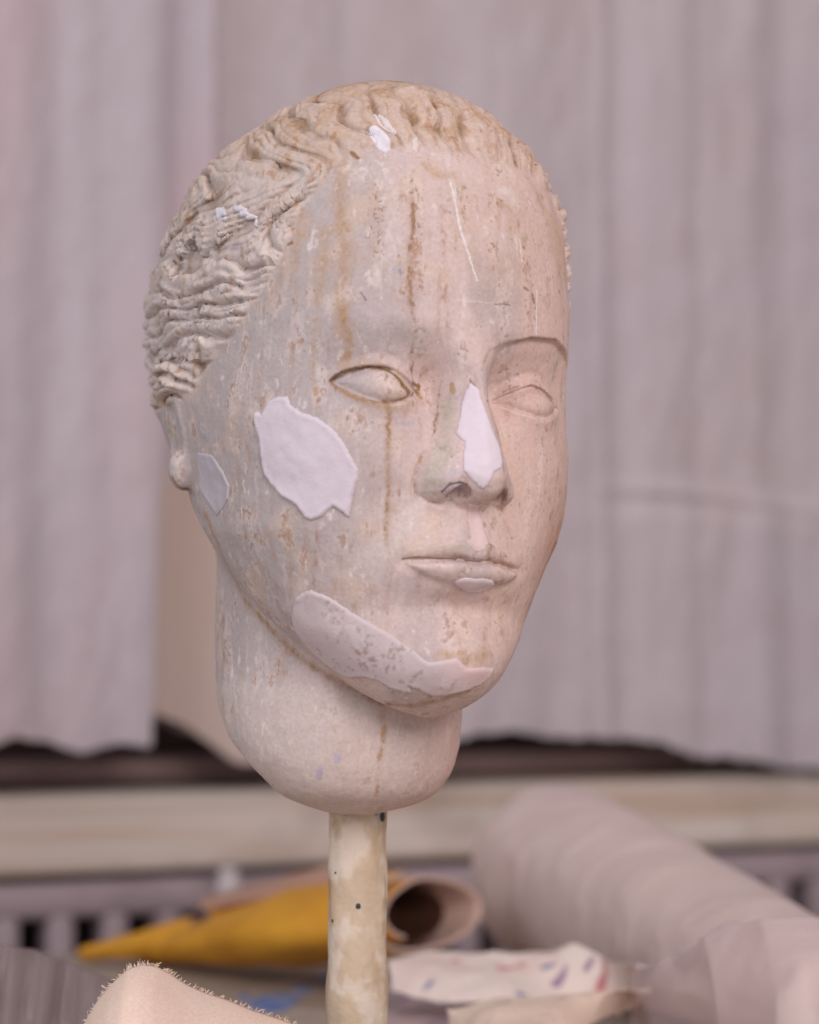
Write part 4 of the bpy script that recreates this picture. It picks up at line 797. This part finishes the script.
hem_b = [wall_px(*p, .045) for p in [(-230, 760), (60, 745), (145, 728)]]
sl_hem = [(s, z) for s, z in hem_l if s < wall_px(152, 745, .055)[0]] + [wall_px(152, 742, .055), wall_px(160, 500, .055), wall_px(172, 440, .055), wall_px(216, 380, .055)]
o = cloth('hanging_sheet', s0_, sL, sl_hem, CAM_Z + .62, .055, fold_left, m_cloth2, 260, 200, seed=5)
tag(o, 'narrower greyish pink fabric sheet at the left edge, light fold along its right border', 'curtain')

sa_, za_ = wall_px(128, 600, .034); sb_, _ = wall_px(300, 600, .034)
o = cloth('hanging_sheet', sa_, sb_, [wall_px(*p, .034) for p in [(110, 700), (146, 712), (175, 722), (205, 738), (236, 765), (300, 770), (340, 760)]], wall_px(170, 470, .034)[1], .036, lambda S_, Z_: .004 * np.sin(S_ * 70) + .006 * V3((16, 3), S_, Z_, 23), m_cloth3, 140, 90, seed=8)
tag(o, 'short beige cloth hanging between the two sheets, its torn corner beside the neck', 'cloth')
# ------------------------------------------------------------------ table
TZ = CAM_Z - .21
m_table = mat('stained_table_top', lin(176, 162, 150), .65, .25, noise=[(8, lin(140, 122, 110), .6, 5, (.4, .65)), (35, lin(200, 190, 182), .5, 4, (.55, .7)), (60, lin(96, 84, 80), .5, 3, (.62, .7))], bump=[(60, .2, .001)])
m_leg = mat('table_legs', lin(120, 92, 70), .6, .3, noise=[((6, 6, 40), lin(84, 60, 44), .6, 3, (.4, .6))])
tb = empty('work_table', (0, 1.10, 0)); tag(tb, 'stained beige work table under the pole, papers and rolls', 'table')
MB().box((0, 0, TZ - .015), (1.7, 1.10, .03), None, .004).done('table_top', m_table, tb)
MB().box((0, 0, TZ - .07), (1.5, .84, .08)).done('apron', m_leg, tb)
for sx in (-.78, .78):
    for sy in (-.46, .46): MB().box((sx, sy, (TZ - .03) / 2), (.06, .06, TZ - .03), None, .005).done('leg', m_leg, tb)
m_blue = mat('dried_blue_paint', lin(96, 128, 190), .5, .3, noise=[(90, lin(150, 160, 190), .8, 3, (.45, .6))])
def blob_sheet(name, outline, z, m, parent, h=.0008, seed=0):
    U = resample(np.array(outline), .004); U = U + .0022 * np.c_[vnoise(U[:, 0] * 160, U[:, 1] * 160, U[:, 0] * 0, seed), vnoise(U[:, 0] * 160, U[:, 1] * 160, U[:, 0] * 0, seed + 1)]
    q = bmesh.new(); vs = [q.verts.new((a, b_, z)) for a, b_ in U]; f = q.faces.new(vs); bmesh.ops.triangulate(q, faces=[f])
    r = bmesh.ops.extrude_face_region(q, geom=q.faces[:]); bmesh.ops.translate(q, verts=[v for v in r['geom'] if isinstance(v, bmesh.types.BMVert)], vec=(0, 0, h)); bmesh.ops.recalc_face_normals(q, faces=q.faces[:])
    me = bpy.data.meshes.new(name); q.to_mesh(me); q.free(); return link(name, me, m, parent)
for i, ol in enumerate([[(246, 1004), (262, 996), (285, 994), (300, 998), (290, 1010), (262, 1014)], [(290, 992), (302, 987), (315, 988), (306, 994)], [(318, 978), (330, 974), (336, 978), (326, 982)], [(238, 1000), (246, 994), (252, 999)]]):
    pts = [plane_px(a, b_, TZ) for a, b_ in ol]
    o = blob_sheet('dried_paint', [(p.x - tb.location.x, p.y - tb.location.y) for p in pts], TZ - .0002, m_blue, tb, seed=i * 3); o['label'] = 'blue paint splash'

# ------------------------------------------------------------------ the pole under the head
m_pole = mat('paint_splashed_pole', lin(204, 184, 160), .6, .3, noise=[((60, 60, 14), lin(168, 128, 88), .75, 4, (.45, .68)), ((90, 90, 60), lin(222, 210, 196), .8, 4, (.48, .6)), (170, lin(70, 66, 70), .7, 2, (.74, .78)), ((70, 70, 25), lin(126, 92, 64), .6, 4, (.6, .7))], bump=[(120, .5, .002), (30, .4, .003)])
p0 = at(357.5, 830, 1.0); ptop = HEAD_O[2] - .1635
pole = empty('round_pole', (p0.x, 1.0, TZ)); tag(pole, 'upright round wooden pole with cream paint, carrying the plaster head', 'pole')
NR, NZ = 48, 120; P = np.empty((NZ, NR, 3)); L_ = ptop - TZ
for i in range(NZ):
    zz = L_ * i / (NZ - 1); a = np.arange(NR) * 2 * np.pi / NR
    r = .0121 + .0006 * vnoise(a * 0 + zz * 45, a * 0, a * 0, 3) + .0006 * fbm(np.cos(a) * 2, np.sin(a) * 2, a * 0 + zz * 50, 8, 2) - .0006 * sstep(L_ - .03, L_ - .012, np.full(NR, zz))
    P[i, :, 0] = r * np.cos(a); P[i, :, 1] = r * np.sin(a); P[i, :, 2] = zz
grid_mesh('shaft', P, m_pole, pole, wrap=True)
q = MB(); bmesh.ops.create_cone(q.b, cap_ends=True, segments=48, radius1=.055, radius2=.052, depth=.012, matrix=Matrix.Translation((0, 0, .006))); q.done('base_plate', m_leg, pole)
m_spot = mat('dark_paint_spot', lin(60, 64, 74), .5)
for px_, py_, r_ in ((359, 904, .0010), (333, 920, .0006), (383, 817, .0016), (336, 872, .0004), (362, 975, .0008)):
    a = math.asin(max(-.97, min(.97, (px_ - 357.5) / 2440 * .99 / .0121)))
    zc = CAM_Z + (640 - py_) / 2440 * .988 - TZ
    q = MB(); bmesh.ops.create_uvsphere(q.b, u_segments=12, v_segments=8, radius=1, matrix=Matrix.Translation((math.sin(a) * .0121, -math.cos(a) * .0121, zc)) @ Matrix.Rotation(a, 4, 'Z') @ Matrix.Diagonal((r_, .0004, r_ * 1.2, 1)))
    o = q.done('paint_spot', m_spot, pole, True); o['label'] = 'dark grey dot'
# ------------------------------------------------------------------ mustard roll: a rolled sheet, pale inside, open end to the right
m_must = mat('mustard_sheet', lin(226, 164, 52), .6, .3, noise=[(30, lin(202, 138, 38), .6, 3, (.4, .65))], bump=[(60, .3, .001)])
m_pale = mat('pale_sheet_back', lin(214, 184, 172), .8, .15, noise=[(25, lin(190, 158, 146), .5, 3, (.4, .65))])
m_pale2 = mat('brown_pink_sheet_back', lin(176, 140, 124), .8, .15)
m_inner_shade = mat('roll_inner_shade', lin(70, 44, 34), .9, .1)  # dark brown stands in for the shade deep inside the roll
def rolled(name, A, B, ra, rb, turns, flat, m_out, m_in, parent=None, n=150, rows=40, gap=.35, start=0.0, tipcurve=None):
    A = np.array(A); B = np.array(B); d = (B - A) / np.linalg.norm(B - A); up = np.array([0, 0, 1.0]); side = np.cross(d, up); side /= np.linalg.norm(side); up2 = np.cross(side, d)
    P = np.empty((rows, n, 3))
    for i in range(rows):
        t = i / (rows - 1); R_ = ra + (rb - ra) * (t if tipcurve is None else tipcurve(t)); c = A + (B - A) * t
        th = start + np.linspace(0, turns * 2 * np.pi, n); rr = R_ * (1 - gap * (1 - np.linspace(0, 1, n)))
        rr = rr * (1 + .03 * np.sin(3 * th + 4 * t)) + .0008 * vnoise(th * 2, th * 0 + t * 8, th * 0, 5)
        P[i] = c + side * (rr * np.cos(th) * flat)[:, None] + up2 * (rr * np.sin(th))[:, None]
    return grid_mesh(name, P, m_out, parent, thick=.0022, m2=m_in)
base = at(300, 950, 1.54); mr = empty('mustard_roll', (base.x, base.y, TZ)); tag(mr, 'tapering mustard yellow rolled sheet with pale pink inside, lying behind the pole', 'rolled sheet')
loc = lambda p: tuple(Vector(p) - Vector((base.x, base.y, TZ)))
A_ = at(142, 963, 1.60); A_.z = TZ + .006; B_ = at(429, 911, 1.455)
rolled('sheet', loc(A_), loc(B_), .004, .0250, 1.35, 2.4, m_pale, m_must, mr, start=-.9, gap=.34, tipcurve=lambda t: min(1, t / .62) ** .85)
Pc = np.array(loc(B_)) ; Pd = np.array(loc(A_)); roll_dir = (Pc - Pd) / np.linalg.norm(Pc - Pd)
rolled('shade_tube', tuple(Pc - roll_dir * .10 + np.array([-.008, 0, 0])), tuple(Pc - roll_dir * .004 + np.array([-.009, 0, -.001])), .010, .0165, 1.0, 1.9, m_inner_shade, m_inner_shade, mr, gap=0)['label'] = 'dark brown inset painted as the shade inside the roll'
rolled('shade_tube_end', tuple(Pc - roll_dir * .045 + np.array([-.008, 0, 0])), tuple(Pc - roll_dir * .040 + np.array([-.009, 0, -.001])), .0005, .0155, 1.0, 1.9, m_inner_shade, m_inner_shade, mr, gap=0)  # added dark end that closes off the shaded inside
A_ = at(82, 960, 1.585); A_.z = TZ + .008; B_ = at(196, 921, 1.57); B_.z = TZ + .022
rolled('loose_end', loc(A_), loc(B_), .0045, .0125, 1.2, 1.5, m_pale, m_must, mr, start=-1.0, gap=.3)['label'] = 'narrow yellow end with a pale rim'
A_ = at(205, 912, 1.58); B_ = at(352, 884, 1.565)
rolled('turned_edge', loc(A_), loc(B_), .010, .014, .72, 1.3, m_must, m_pale2, mr, start=.2, gap=.1)['label'] = 'brownish pink turned-back edge'

# ------------------------------------------------------------------ big wrapped roll on the right
m_wrap = mat('soft_white_wrap', lin(218, 196, 190), .55, .35, noise=[(10, lin(206, 184, 182), .6, 4, (.4, .65)), ((12, 40, 40), lin(224, 206, 200), .6, 4, (.5, .7))], bump=[(45, .25, .003)])
C1 = at(546, 868, 1.62); C1.z = TZ + .0592; C2 = at(862, 1010, 1.16); C2.z = TZ + .032
big = empty('wrapped_roll', ((C1.x + C2.x) / 2, (C1.y + C2.y) / 2, TZ)); tag(big, 'thick pinkish white roll in creased wrap, lying at the right and tapering forward', 'roll')
b0 = np.array([(C1.x + C2.x) / 2, (C1.y + C2.y) / 2, TZ])
c1 = np.array(C1) - b0; c2 = np.array(C2) - b0; d = (c2 - c1) / np.linalg.norm(c2 - c1); side = np.cross(d, (0, 0, 1)); side /= np.linalg.norm(side); up2 = np.cross(side, d)
rows, n = 180, 150; P = np.empty((rows, n, 3)); th = np.linspace(0, 2 * np.pi, n, endpoint=False)
for i in range(rows):
    t = i / (rows - 1); e = np.clip(t / .05, 0, 1); e2 = np.clip((1 - t) / .05, 0, 1)
    R_ = (.0590 + (.030 - .0590) * t ** 1.25) * math.sqrt(1 - (1 - e) ** 2 + 1e-4) * math.sqrt(1 - (1 - e2) ** 2 + 1e-4)
    cx, sx_ = np.cos(th), np.sin(th)
    cre = fbm(cx * 1.6 + t * 3, sx_ * 1.6, t * 14 + 0 * th + cx * 1.2, 51, 3)
    rid = 1 - np.abs(vnoise(cx * 1.2, sx_ * 1.2, t * 22 + 1.6 * cx + 0 * th, 53)) 
    low = sstep(-.2, -.95, sx_)
    R2 = R_ * (1 + .018 * cre + .028 * (rid ** 4 - .4) * (1 - low) * e) 
    P[i] = c1 + (c2 - c1) * t + side * (R2 * cx)[:, None] + up2 * (R2 * sx_)[:, None]
P[..., 2] = np.maximum(P[..., 2], .0008)
grid_mesh('roll_body', P, m_wrap, big, wrap=True)

def film_mat(name, col, dens, rough=.22):
    m = bpy.data.materials.new(name); m.use_nodes = True; nt = m.node_tree; N = nt.nodes; L = nt.links
    p = N['Principled BSDF']; p.inputs['Base Color'].default_value = col; p.inputs['Roughness'].default_value = rough; p.inputs['Specular IOR Level'].default_value = .7
    tr = N.new('ShaderNodeBsdfTransparent'); mx = N.new('ShaderNodeMixShader'); lw_ = N.new('ShaderNodeLayerWeight'); lw_.inputs[0].default_value = .35
    r = N.new('ShaderNodeMapRange'); r.inputs[1].default_value = 0; r.inputs[2].default_value = 1; r.inputs[3].default_value = dens; r.inputs[4].default_value = min(1, dens + .45)
    L.new(lw_.outputs['Facing'], r.inputs[0]); L.new(r.outputs[0], mx.inputs[0]); L.new(tr.outputs[0], mx.inputs[1]); L.new(p.outputs[0], mx.inputs[2])
    L.new(mx.outputs[0], N['Material Output'].inputs[0]); return m
def film(name, outline_px, m, hgt, seed, amp=.006, nx=70, nz=50, freq=30, parent=None, thick=.0003):
    "crumpled sheet lying between a far edge and a near edge, each a pixel row with its height above the table"
    far_, near_ = outline_px; P = np.empty((nz, nx, 3)); u = np.linspace(0, 1, nx)
    F_ = np.array([np.array(plane_px(a, b_, TZ + h_)) for a, b_, h_ in far_]); N_ = np.array([np.array(plane_px(a, b_, TZ + h_)) for a, b_, h_ in near_])
    fi = np.array([np.interp(u, np.linspace(0, 1, len(F_)), F_[:, k]) for k in range(3)]).T; ni = np.array([np.interp(u, np.linspace(0, 1, len(N_)), N_[:, k]) for k in range(3)]).T
    for i in range(nz):
        t = i / (nz - 1); q = fi * (1 - t) + ni * t
        w_ = fbm(q[:, 0] * freq, q[:, 1] * freq, q[:, 0] * 0 + seed, 60 + seed, 3); rg = 1 - np.abs(vnoise(q[:, 0] * freq * .8 + q[:, 1] * freq * .7, q[:, 1] * freq * .5, q[:, 0] * 0, 66 + seed))
        q = q.copy(); q[:, 2] += amp * w_ * .7 + amp * (rg ** 3 - .3) + hgt * math.sin(math.pi * t)
        q[:, 2] = np.maximum(q[:, 2], TZ + .0006); P[i] = q
    return grid_mesh(name, P, m, parent, thick=thick)
m_film = film_mat('pink_tinted_film', lin(236, 214, 216), .13)
o = film('plastic_film', ([(636, 972, .05), (670, 955, .060), (700, 934, .075), (760, 922, .085), (830, 925, .085), (900, 940, .08)], [(630, 1040, .01), (680, 1050, .02), (720, 1060, .03), (780, 1060, .03), (860, 1060, .03), (930, 1060, .03)]), m_film, .012, 3, .006, 110, 70, 26)
tag(o, 'crumpled clear pinkish plastic film draped over the near end of the big roll, lower right', 'plastic film')

# ------------------------------------------------------------------ sheets of paper right of the pole
def paper(name, far_, near_, seed, label, marks, group=None, amp=.004, base=(232, 214, 206)):
    m = attr_mat('paper_%d' % seed, .8)
    o = film(name, (far_, near_), m, .004, seed, amp, 120, 60, 22, thick=.0006)
    me = o.data; co = np.empty(len(me.vertices) * 3); me.vertices.foreach_get('co', co); co = co.reshape(-1, 3)
    c = np.tile(np.array(lin(*base)[:3]), (len(co), 1)); a = (sstep(0, .8, fbm(co[:, 0] * 40, co[:, 1] * 40, co[:, 2] * 0, seed + 3, 3)) * .4)[:, None]; c = c * (1 - a) + np.array(lin(214, 186, 176)[:3]) * a
    for px_, py_, rr, col, ang, el in marks:
        cc_ = co - np.array([0, 0, CAM_Z]); dep = cc_[:, 1] * math.cos(PITCH) + cc_[:, 2] * math.sin(PITCH); hz = -cc_[:, 1] * math.sin(PITCH) + cc_[:, 2] * math.cos(PITCH)
        p = co[np.argmin((409.5 + FPX * cc_[:, 0] / dep - px_) ** 2 + (512 - FPX * hz / dep - py_) ** 2)]; dx = co[:, 0] - p[0]; dy = co[:, 1] - p[1]; ca, sa = math.cos(ang), math.sin(ang)
        u_ = (dx * ca + dy * sa) / el * 1.5; v_ = (-dx * sa + dy * ca) * 1.5; q = np.hypot(u_, v_) + rr * .5 * fbm(co[:, 0] * 300, co[:, 1] * 300, co[:, 0] * 0, 9, 2)
        k = (sstep(rr, rr * .5, q) * .8)[:, None]; c = c * (1 - k) + np.array(lin(*col)[:3]) * k
    color_attr(me, c); tag(o, label, 'paper', group); return o
RD_, BL_, PU_ = (196, 96, 106), (70, 92, 150), (130, 96, 140)
paper('paper_sheet', [(386, 964, .034), (430, 954, .038), (480, 951, .040), (540, 952, .040), (600, 957, .042), (640, 968, .044)], [(392, 992, .022), (450, 1000, .022), (520, 1006, .020), (570, 1006, .018), (610, 1006, .018), (640, 996, .022)], 1,
      'creased off-white paper with red and blue paint dabs, upper one right of the pole', [(508, 969, .006, RD_, .3, 2.2), (430, 985, .004, BL_, .8, 2), (520, 994, .004, BL_, 0, 1.4), (590, 964, .003, PU_, 0, 2), (560, 980, .004, PU_, .9, 2.2), (602, 985, .003, RD_, 0, 2), (455, 962, .003, RD_, 1, 1.5), (640, 975, .004, RD_, -.5, 2.5), (548, 966, .003, BL_, .2, 2)])
paper('paper_sheet', [(446, 1004, .034), (500, 998, .038), (560, 998, .038), (610, 996, .038), (652, 992, .036)], [(450, 1020, .028), (490, 1040, .03), (540, 1045, .03), (590, 1030, .026), (640, 1000, .024)], 2,
      'curled cream paper piece below the dabbed sheet, at the bottom edge', [(560, 1000, .003, RD_, 0, 2), (500, 1004, .003, PU_, .6, 3)], base=(236, 212, 194))
paper('paper_sheet', [(386, 994, .006), (410, 998, .006), (440, 1002, .006), (470, 1006, .006)], [(384, 1040, .003), (410, 1045, .004), (450, 1045, .004), (490, 1040, .004)], 4,
      'dim purplish crumpled paper tucked beside the foot of the pole', [(400, 1000, .005, PU_, .5, 2), (420, 1010, .006, (90, 70, 80), .5, 3)], base=(168, 148, 156), amp=.007)

# ------------------------------------------------------------------ canvas strip with frayed edge, bottom left
m_canvas = mat('peach_canvas', lin(252, 230, 216), .85, .1, noise=[(25, lin(246, 216, 198), .5, 3, (.4, .65)), ((900, 900, 900), lin(214, 178, 156), .3, 1, (.4, .6))], bump=[(1400, .3, .0004)])
m_canvas2 = mat('canvas_back', lin(236, 212, 192), .85, .1, bump=[(1400, .3, .0004)])
edge = [(64, 1060), (84, 1026), (97, 1003), (113, 984), (128, 970), (142, 965.5), (156, 967), (170, 975), (187, 986), (206, 994), (228, 1001), (252, 1011), (280, 1020), (310, 1031), (345, 1050)]
ew = [np.array(at(a, b_, .955 - .02 * math.sin(i * .4))) for i, (a, b_) in enumerate(edge)]
ew = np.array(ew); ss = np.linspace(0, 1, 160); k_ = np.linspace(0, 1, len(ew)); Ed = np.array([np.interp(ss, k_, ew[:, j]) for j in range(3)]).T
for _ in range(6): Ed[1:-1] = (Ed[:-2] + Ed[1:-1] * 2 + Ed[2:]) / 4
cv = empty('canvas_strip', (float(Ed[:, 0].mean()), .92, TZ)); tag(cv, 'bent strip of peach canvas with frayed edges at the bottom left', 'fabric')
cb = np.array([float(Ed[:, 0].mean()), .92, TZ])
P = np.empty((40, 160, 3)); P2 = np.empty((30, 160, 3))
for i in range(40):
    t = i / 39; q = Ed.copy(); q[:, 1] -= .11 * math.sin(t * math.pi / 2); q[:, 0] += .012 * t; q[:, 2] = TZ + .0008 + (q[:, 2] - TZ - .0008) * (math.cos(t * math.pi / 2) ** .8 if t < 1 else 0)
    P[i] = q - cb
grid_mesh('canvas', P, m_canvas, cv, thick=.0009)
sel = ss < .42
for i in range(30):
    t = i / 29; q = Ed.copy(); q[:, 1] += .035 * math.sin(t * 1.5); q[:, 0] -= .022 * t * (1 - ss); q[:, 2] = TZ + .001 + (q[:, 2] - TZ - .001) * (1 - t) ** .7; P2[i] = q - cb
grid_mesh('folded_back', P2[:, sel], m_canvas2, cv, thick=.0009)
random.seed(4); q = MB(); th_ = bmesh.new()
def thread(bm_, p, d, L_, r, bend):
    prev = None
    for k in range(4):
        t = k / 3; c = Vector(p) + Vector(d) * L_ * t + Vector(bend) * L_ * t * t; rr = r * (1 - .6 * t)
        ring = [bm_.verts.new(c + Vector((math.cos(a) * rr, math.sin(a) * rr * .8, math.sin(a) * rr))) for a in (0, 2.09, 4.19)]
        if prev:
            for a in range(3): bm_.faces.new((prev[a], prev[(a + 1) % 3], ring[(a + 1) % 3], ring[a]))
        prev = ring
for i in range(230):
    u = random.random(); j = int(u * 158); p = Ed[j] - cb; tg = Ed[j + 1] - Ed[j]; tg = tg / np.linalg.norm(tg); nrm = Vector((-tg[2], 0, tg[0])); nrm.normalize()
    if nrm.z < 0: nrm = -nrm
    dd_ = nrm + Vector(tg) * random.uniform(-.7, .7) + Vector((0, random.uniform(-.5, .5), 0))
    thread(th_, p, dd_.normalized(), random.uniform(.0008, .0024), random.uniform(.00018, .0003), (random.uniform(-.5, .5), random.uniform(-.4, .4), random.uniform(-.4, .3)))
me_ = bpy.data.meshes.new('frayed_edge'); th_.to_mesh(me_); th_.free(); q.b.free(); o = link('frayed_edge', me_, m_canvas2, cv); o['label'] = 'short frayed threads'; o['kind'] = 'stuff'

# ------------------------------------------------------------------ smoky plastic sheet standing at the bottom left corner
m_smoke = film_mat('smoky_film', lin(150, 132, 134), .5, .3)
edge = [(-60, 938), (-20, 941), (0, 945), (30, 951), (60, 961), (90, 973), (120, 985), (150, 1000), (185, 1022), (215, 1045)]
ew = np.array([np.array(at(a, b_, 1.16)) for a, b_ in edge]); ss = np.linspace(0, 1, 150); Ed2 = np.array([np.interp(ss, np.linspace(0, 1, len(ew)), ew[:, j]) for j in range(3)]).T
for _ in range(5): Ed2[1:-1] = (Ed2[:-2] + Ed2[1:-1] * 2 + Ed2[2:]) / 4
Ed2[:, 2] = np.maximum(Ed2[:, 2], TZ + .004)
P = np.empty((40, 150, 3))
for i in range(40):
    t = i / 39; qq = Ed2.copy(); qq[:, 1] += -.05 * t + .004 * np.sin(ss * 60) * (.4 + t) + .003 * vnoise(ss * 40, ss * 0 + t * 3, ss * 0, 3); qq[:, 2] = TZ + .0008 + (qq[:, 2] - TZ) * (1 - t); P[i] = qq
o = grid_mesh('plastic_sheet', P, m_smoke, thick=.0004); tag(o, 'smoky translucent plastic sheet with upright ripples in the bottom left corner', 'plastic sheet')
# ------------------------------------------------------------------ the plaster head on its pole
GRID = 2.0; LEVELS = 2
V, Q = surface_nets((-86, -124, -174), (86, 122, 134), GRID)
V = project(V)
for k in range(LEVELS): V, Q = subdivide(V, Q); V = project(V, 2)
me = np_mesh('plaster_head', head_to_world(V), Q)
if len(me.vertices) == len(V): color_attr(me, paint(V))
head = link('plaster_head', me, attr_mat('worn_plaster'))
tag(head, 'weathered plaster head of a woman with blank eyes and white patches, on a pole', 'sculpture')
PW = lin(222, 212, 222)
patch_specs = [('cheek', .95, 'plaster_patch', 'large bright white jagged patch on the near cheek', lin(218, 208, 218), 0),
               ('jaw', .6, 'plaster_patch', 'long greyish white patch along the jaw', lin(212, 198, 202), 1),
               ('nose', .45, 'plaster_patch', 'bright white patch down the nose ridge', lin(226, 214, 224), 2),
               ('ear', .4, 'plaster_patch', 'grey white leaf-shaped patch below the ear', lin(190, 182, 190), 3),
               ('lip', .5, 'plaster_patch', 'small white patch on the lower lip', lin(226, 208, 212), 4),
               ('philtrum', .3, 'plaster_patch', 'pinkish white strip between nose and upper lip', lin(222, 198, 196), 5),
               ('chipa', .6, 'plaster_patch', 'white blob in the hair above the forehead', lin(232, 226, 234), 6),
               ('chipb', .5, 'plaster_patch', 'narrow white blob near the top of the hair', lin(226, 214, 212), 7),
               ('chipc', .4, 'plaster_patch', 'tiny white blob at the forehead hairline', lin(224, 210, 208), 8),
               ('chipd', .5, 'plaster_patch', 'tiny white blob in the side hair', lin(220, 214, 222), 9),
               ('chipe', .5, 'plaster_patch', 'white fleck in the side hair', lin(220, 214, 224), 10)]
for key, th, nm, lab, colr, sd in patch_specs:
    axis = {'nose': (-.25, -1, -.05), 'lip': (0, -1, -.1), 'philtrum': (0, -1, -.1), 'jaw': None}.get(key)
    step = .8 if key in ('cheek', 'jaw') else .5
    pv, pt, dd, base_p = plaster_patch(nm, PATCH_OUTLINES[key], th, step, axis, sd, .35 if step > .6 else .2)
    pme = np_mesh(nm, head_to_world(pv), pt)
    cc = np.tile(np.array(colr[:3]), (len(pv), 1))
    X_ = pv / 6.0
    blot = fbm(X_[:, 0], X_[:, 1], X_[:, 2], 90 + sd, 3); fine = fbm(X_[:, 0] * 4, X_[:, 1] * 4, X_[:, 2] * 4, 95 + sd, 2)
    if key == 'jaw':
        a = (sstep(-.1, .8, blot + .3 * fine) * .45 + .1)[:, None]; cc = cc * (1 - a) + np.array(lin(190, 172, 168)[:3]) * a
        a = (sstep(.5, .8, fine + .5 * blot) * .6 * sstep(-60, -30, pv[:, 0] * 1.0))[:, None]; cc = cc * (1 - a) + np.array(lin(160, 134, 122)[:3]) * a
        a = (sstep(-14, 2, pv[:, 0] - 2 * blot))[:, None]; cc = cc * (1 - a) + np.array(lin(224, 196, 196)[:3]) * a
        a = (sstep(.35, .6, blot - .4 * fine) * .5)[:, None]; cc = cc * (1 - a) + np.array(lin(226, 216, 222)[:3]) * a
    else:
        a = (sstep(0, .9, blot) * .18)[:, None]; cc = cc * (1 - a) + np.array(lin(204, 190, 194)[:3]) * a
    if len(pme.vertices) == len(pv): color_attr(pme, cc)
    po = link(nm, pme, attr_mat('fresh_plaster', .55, .025), head); po['label'] = lab
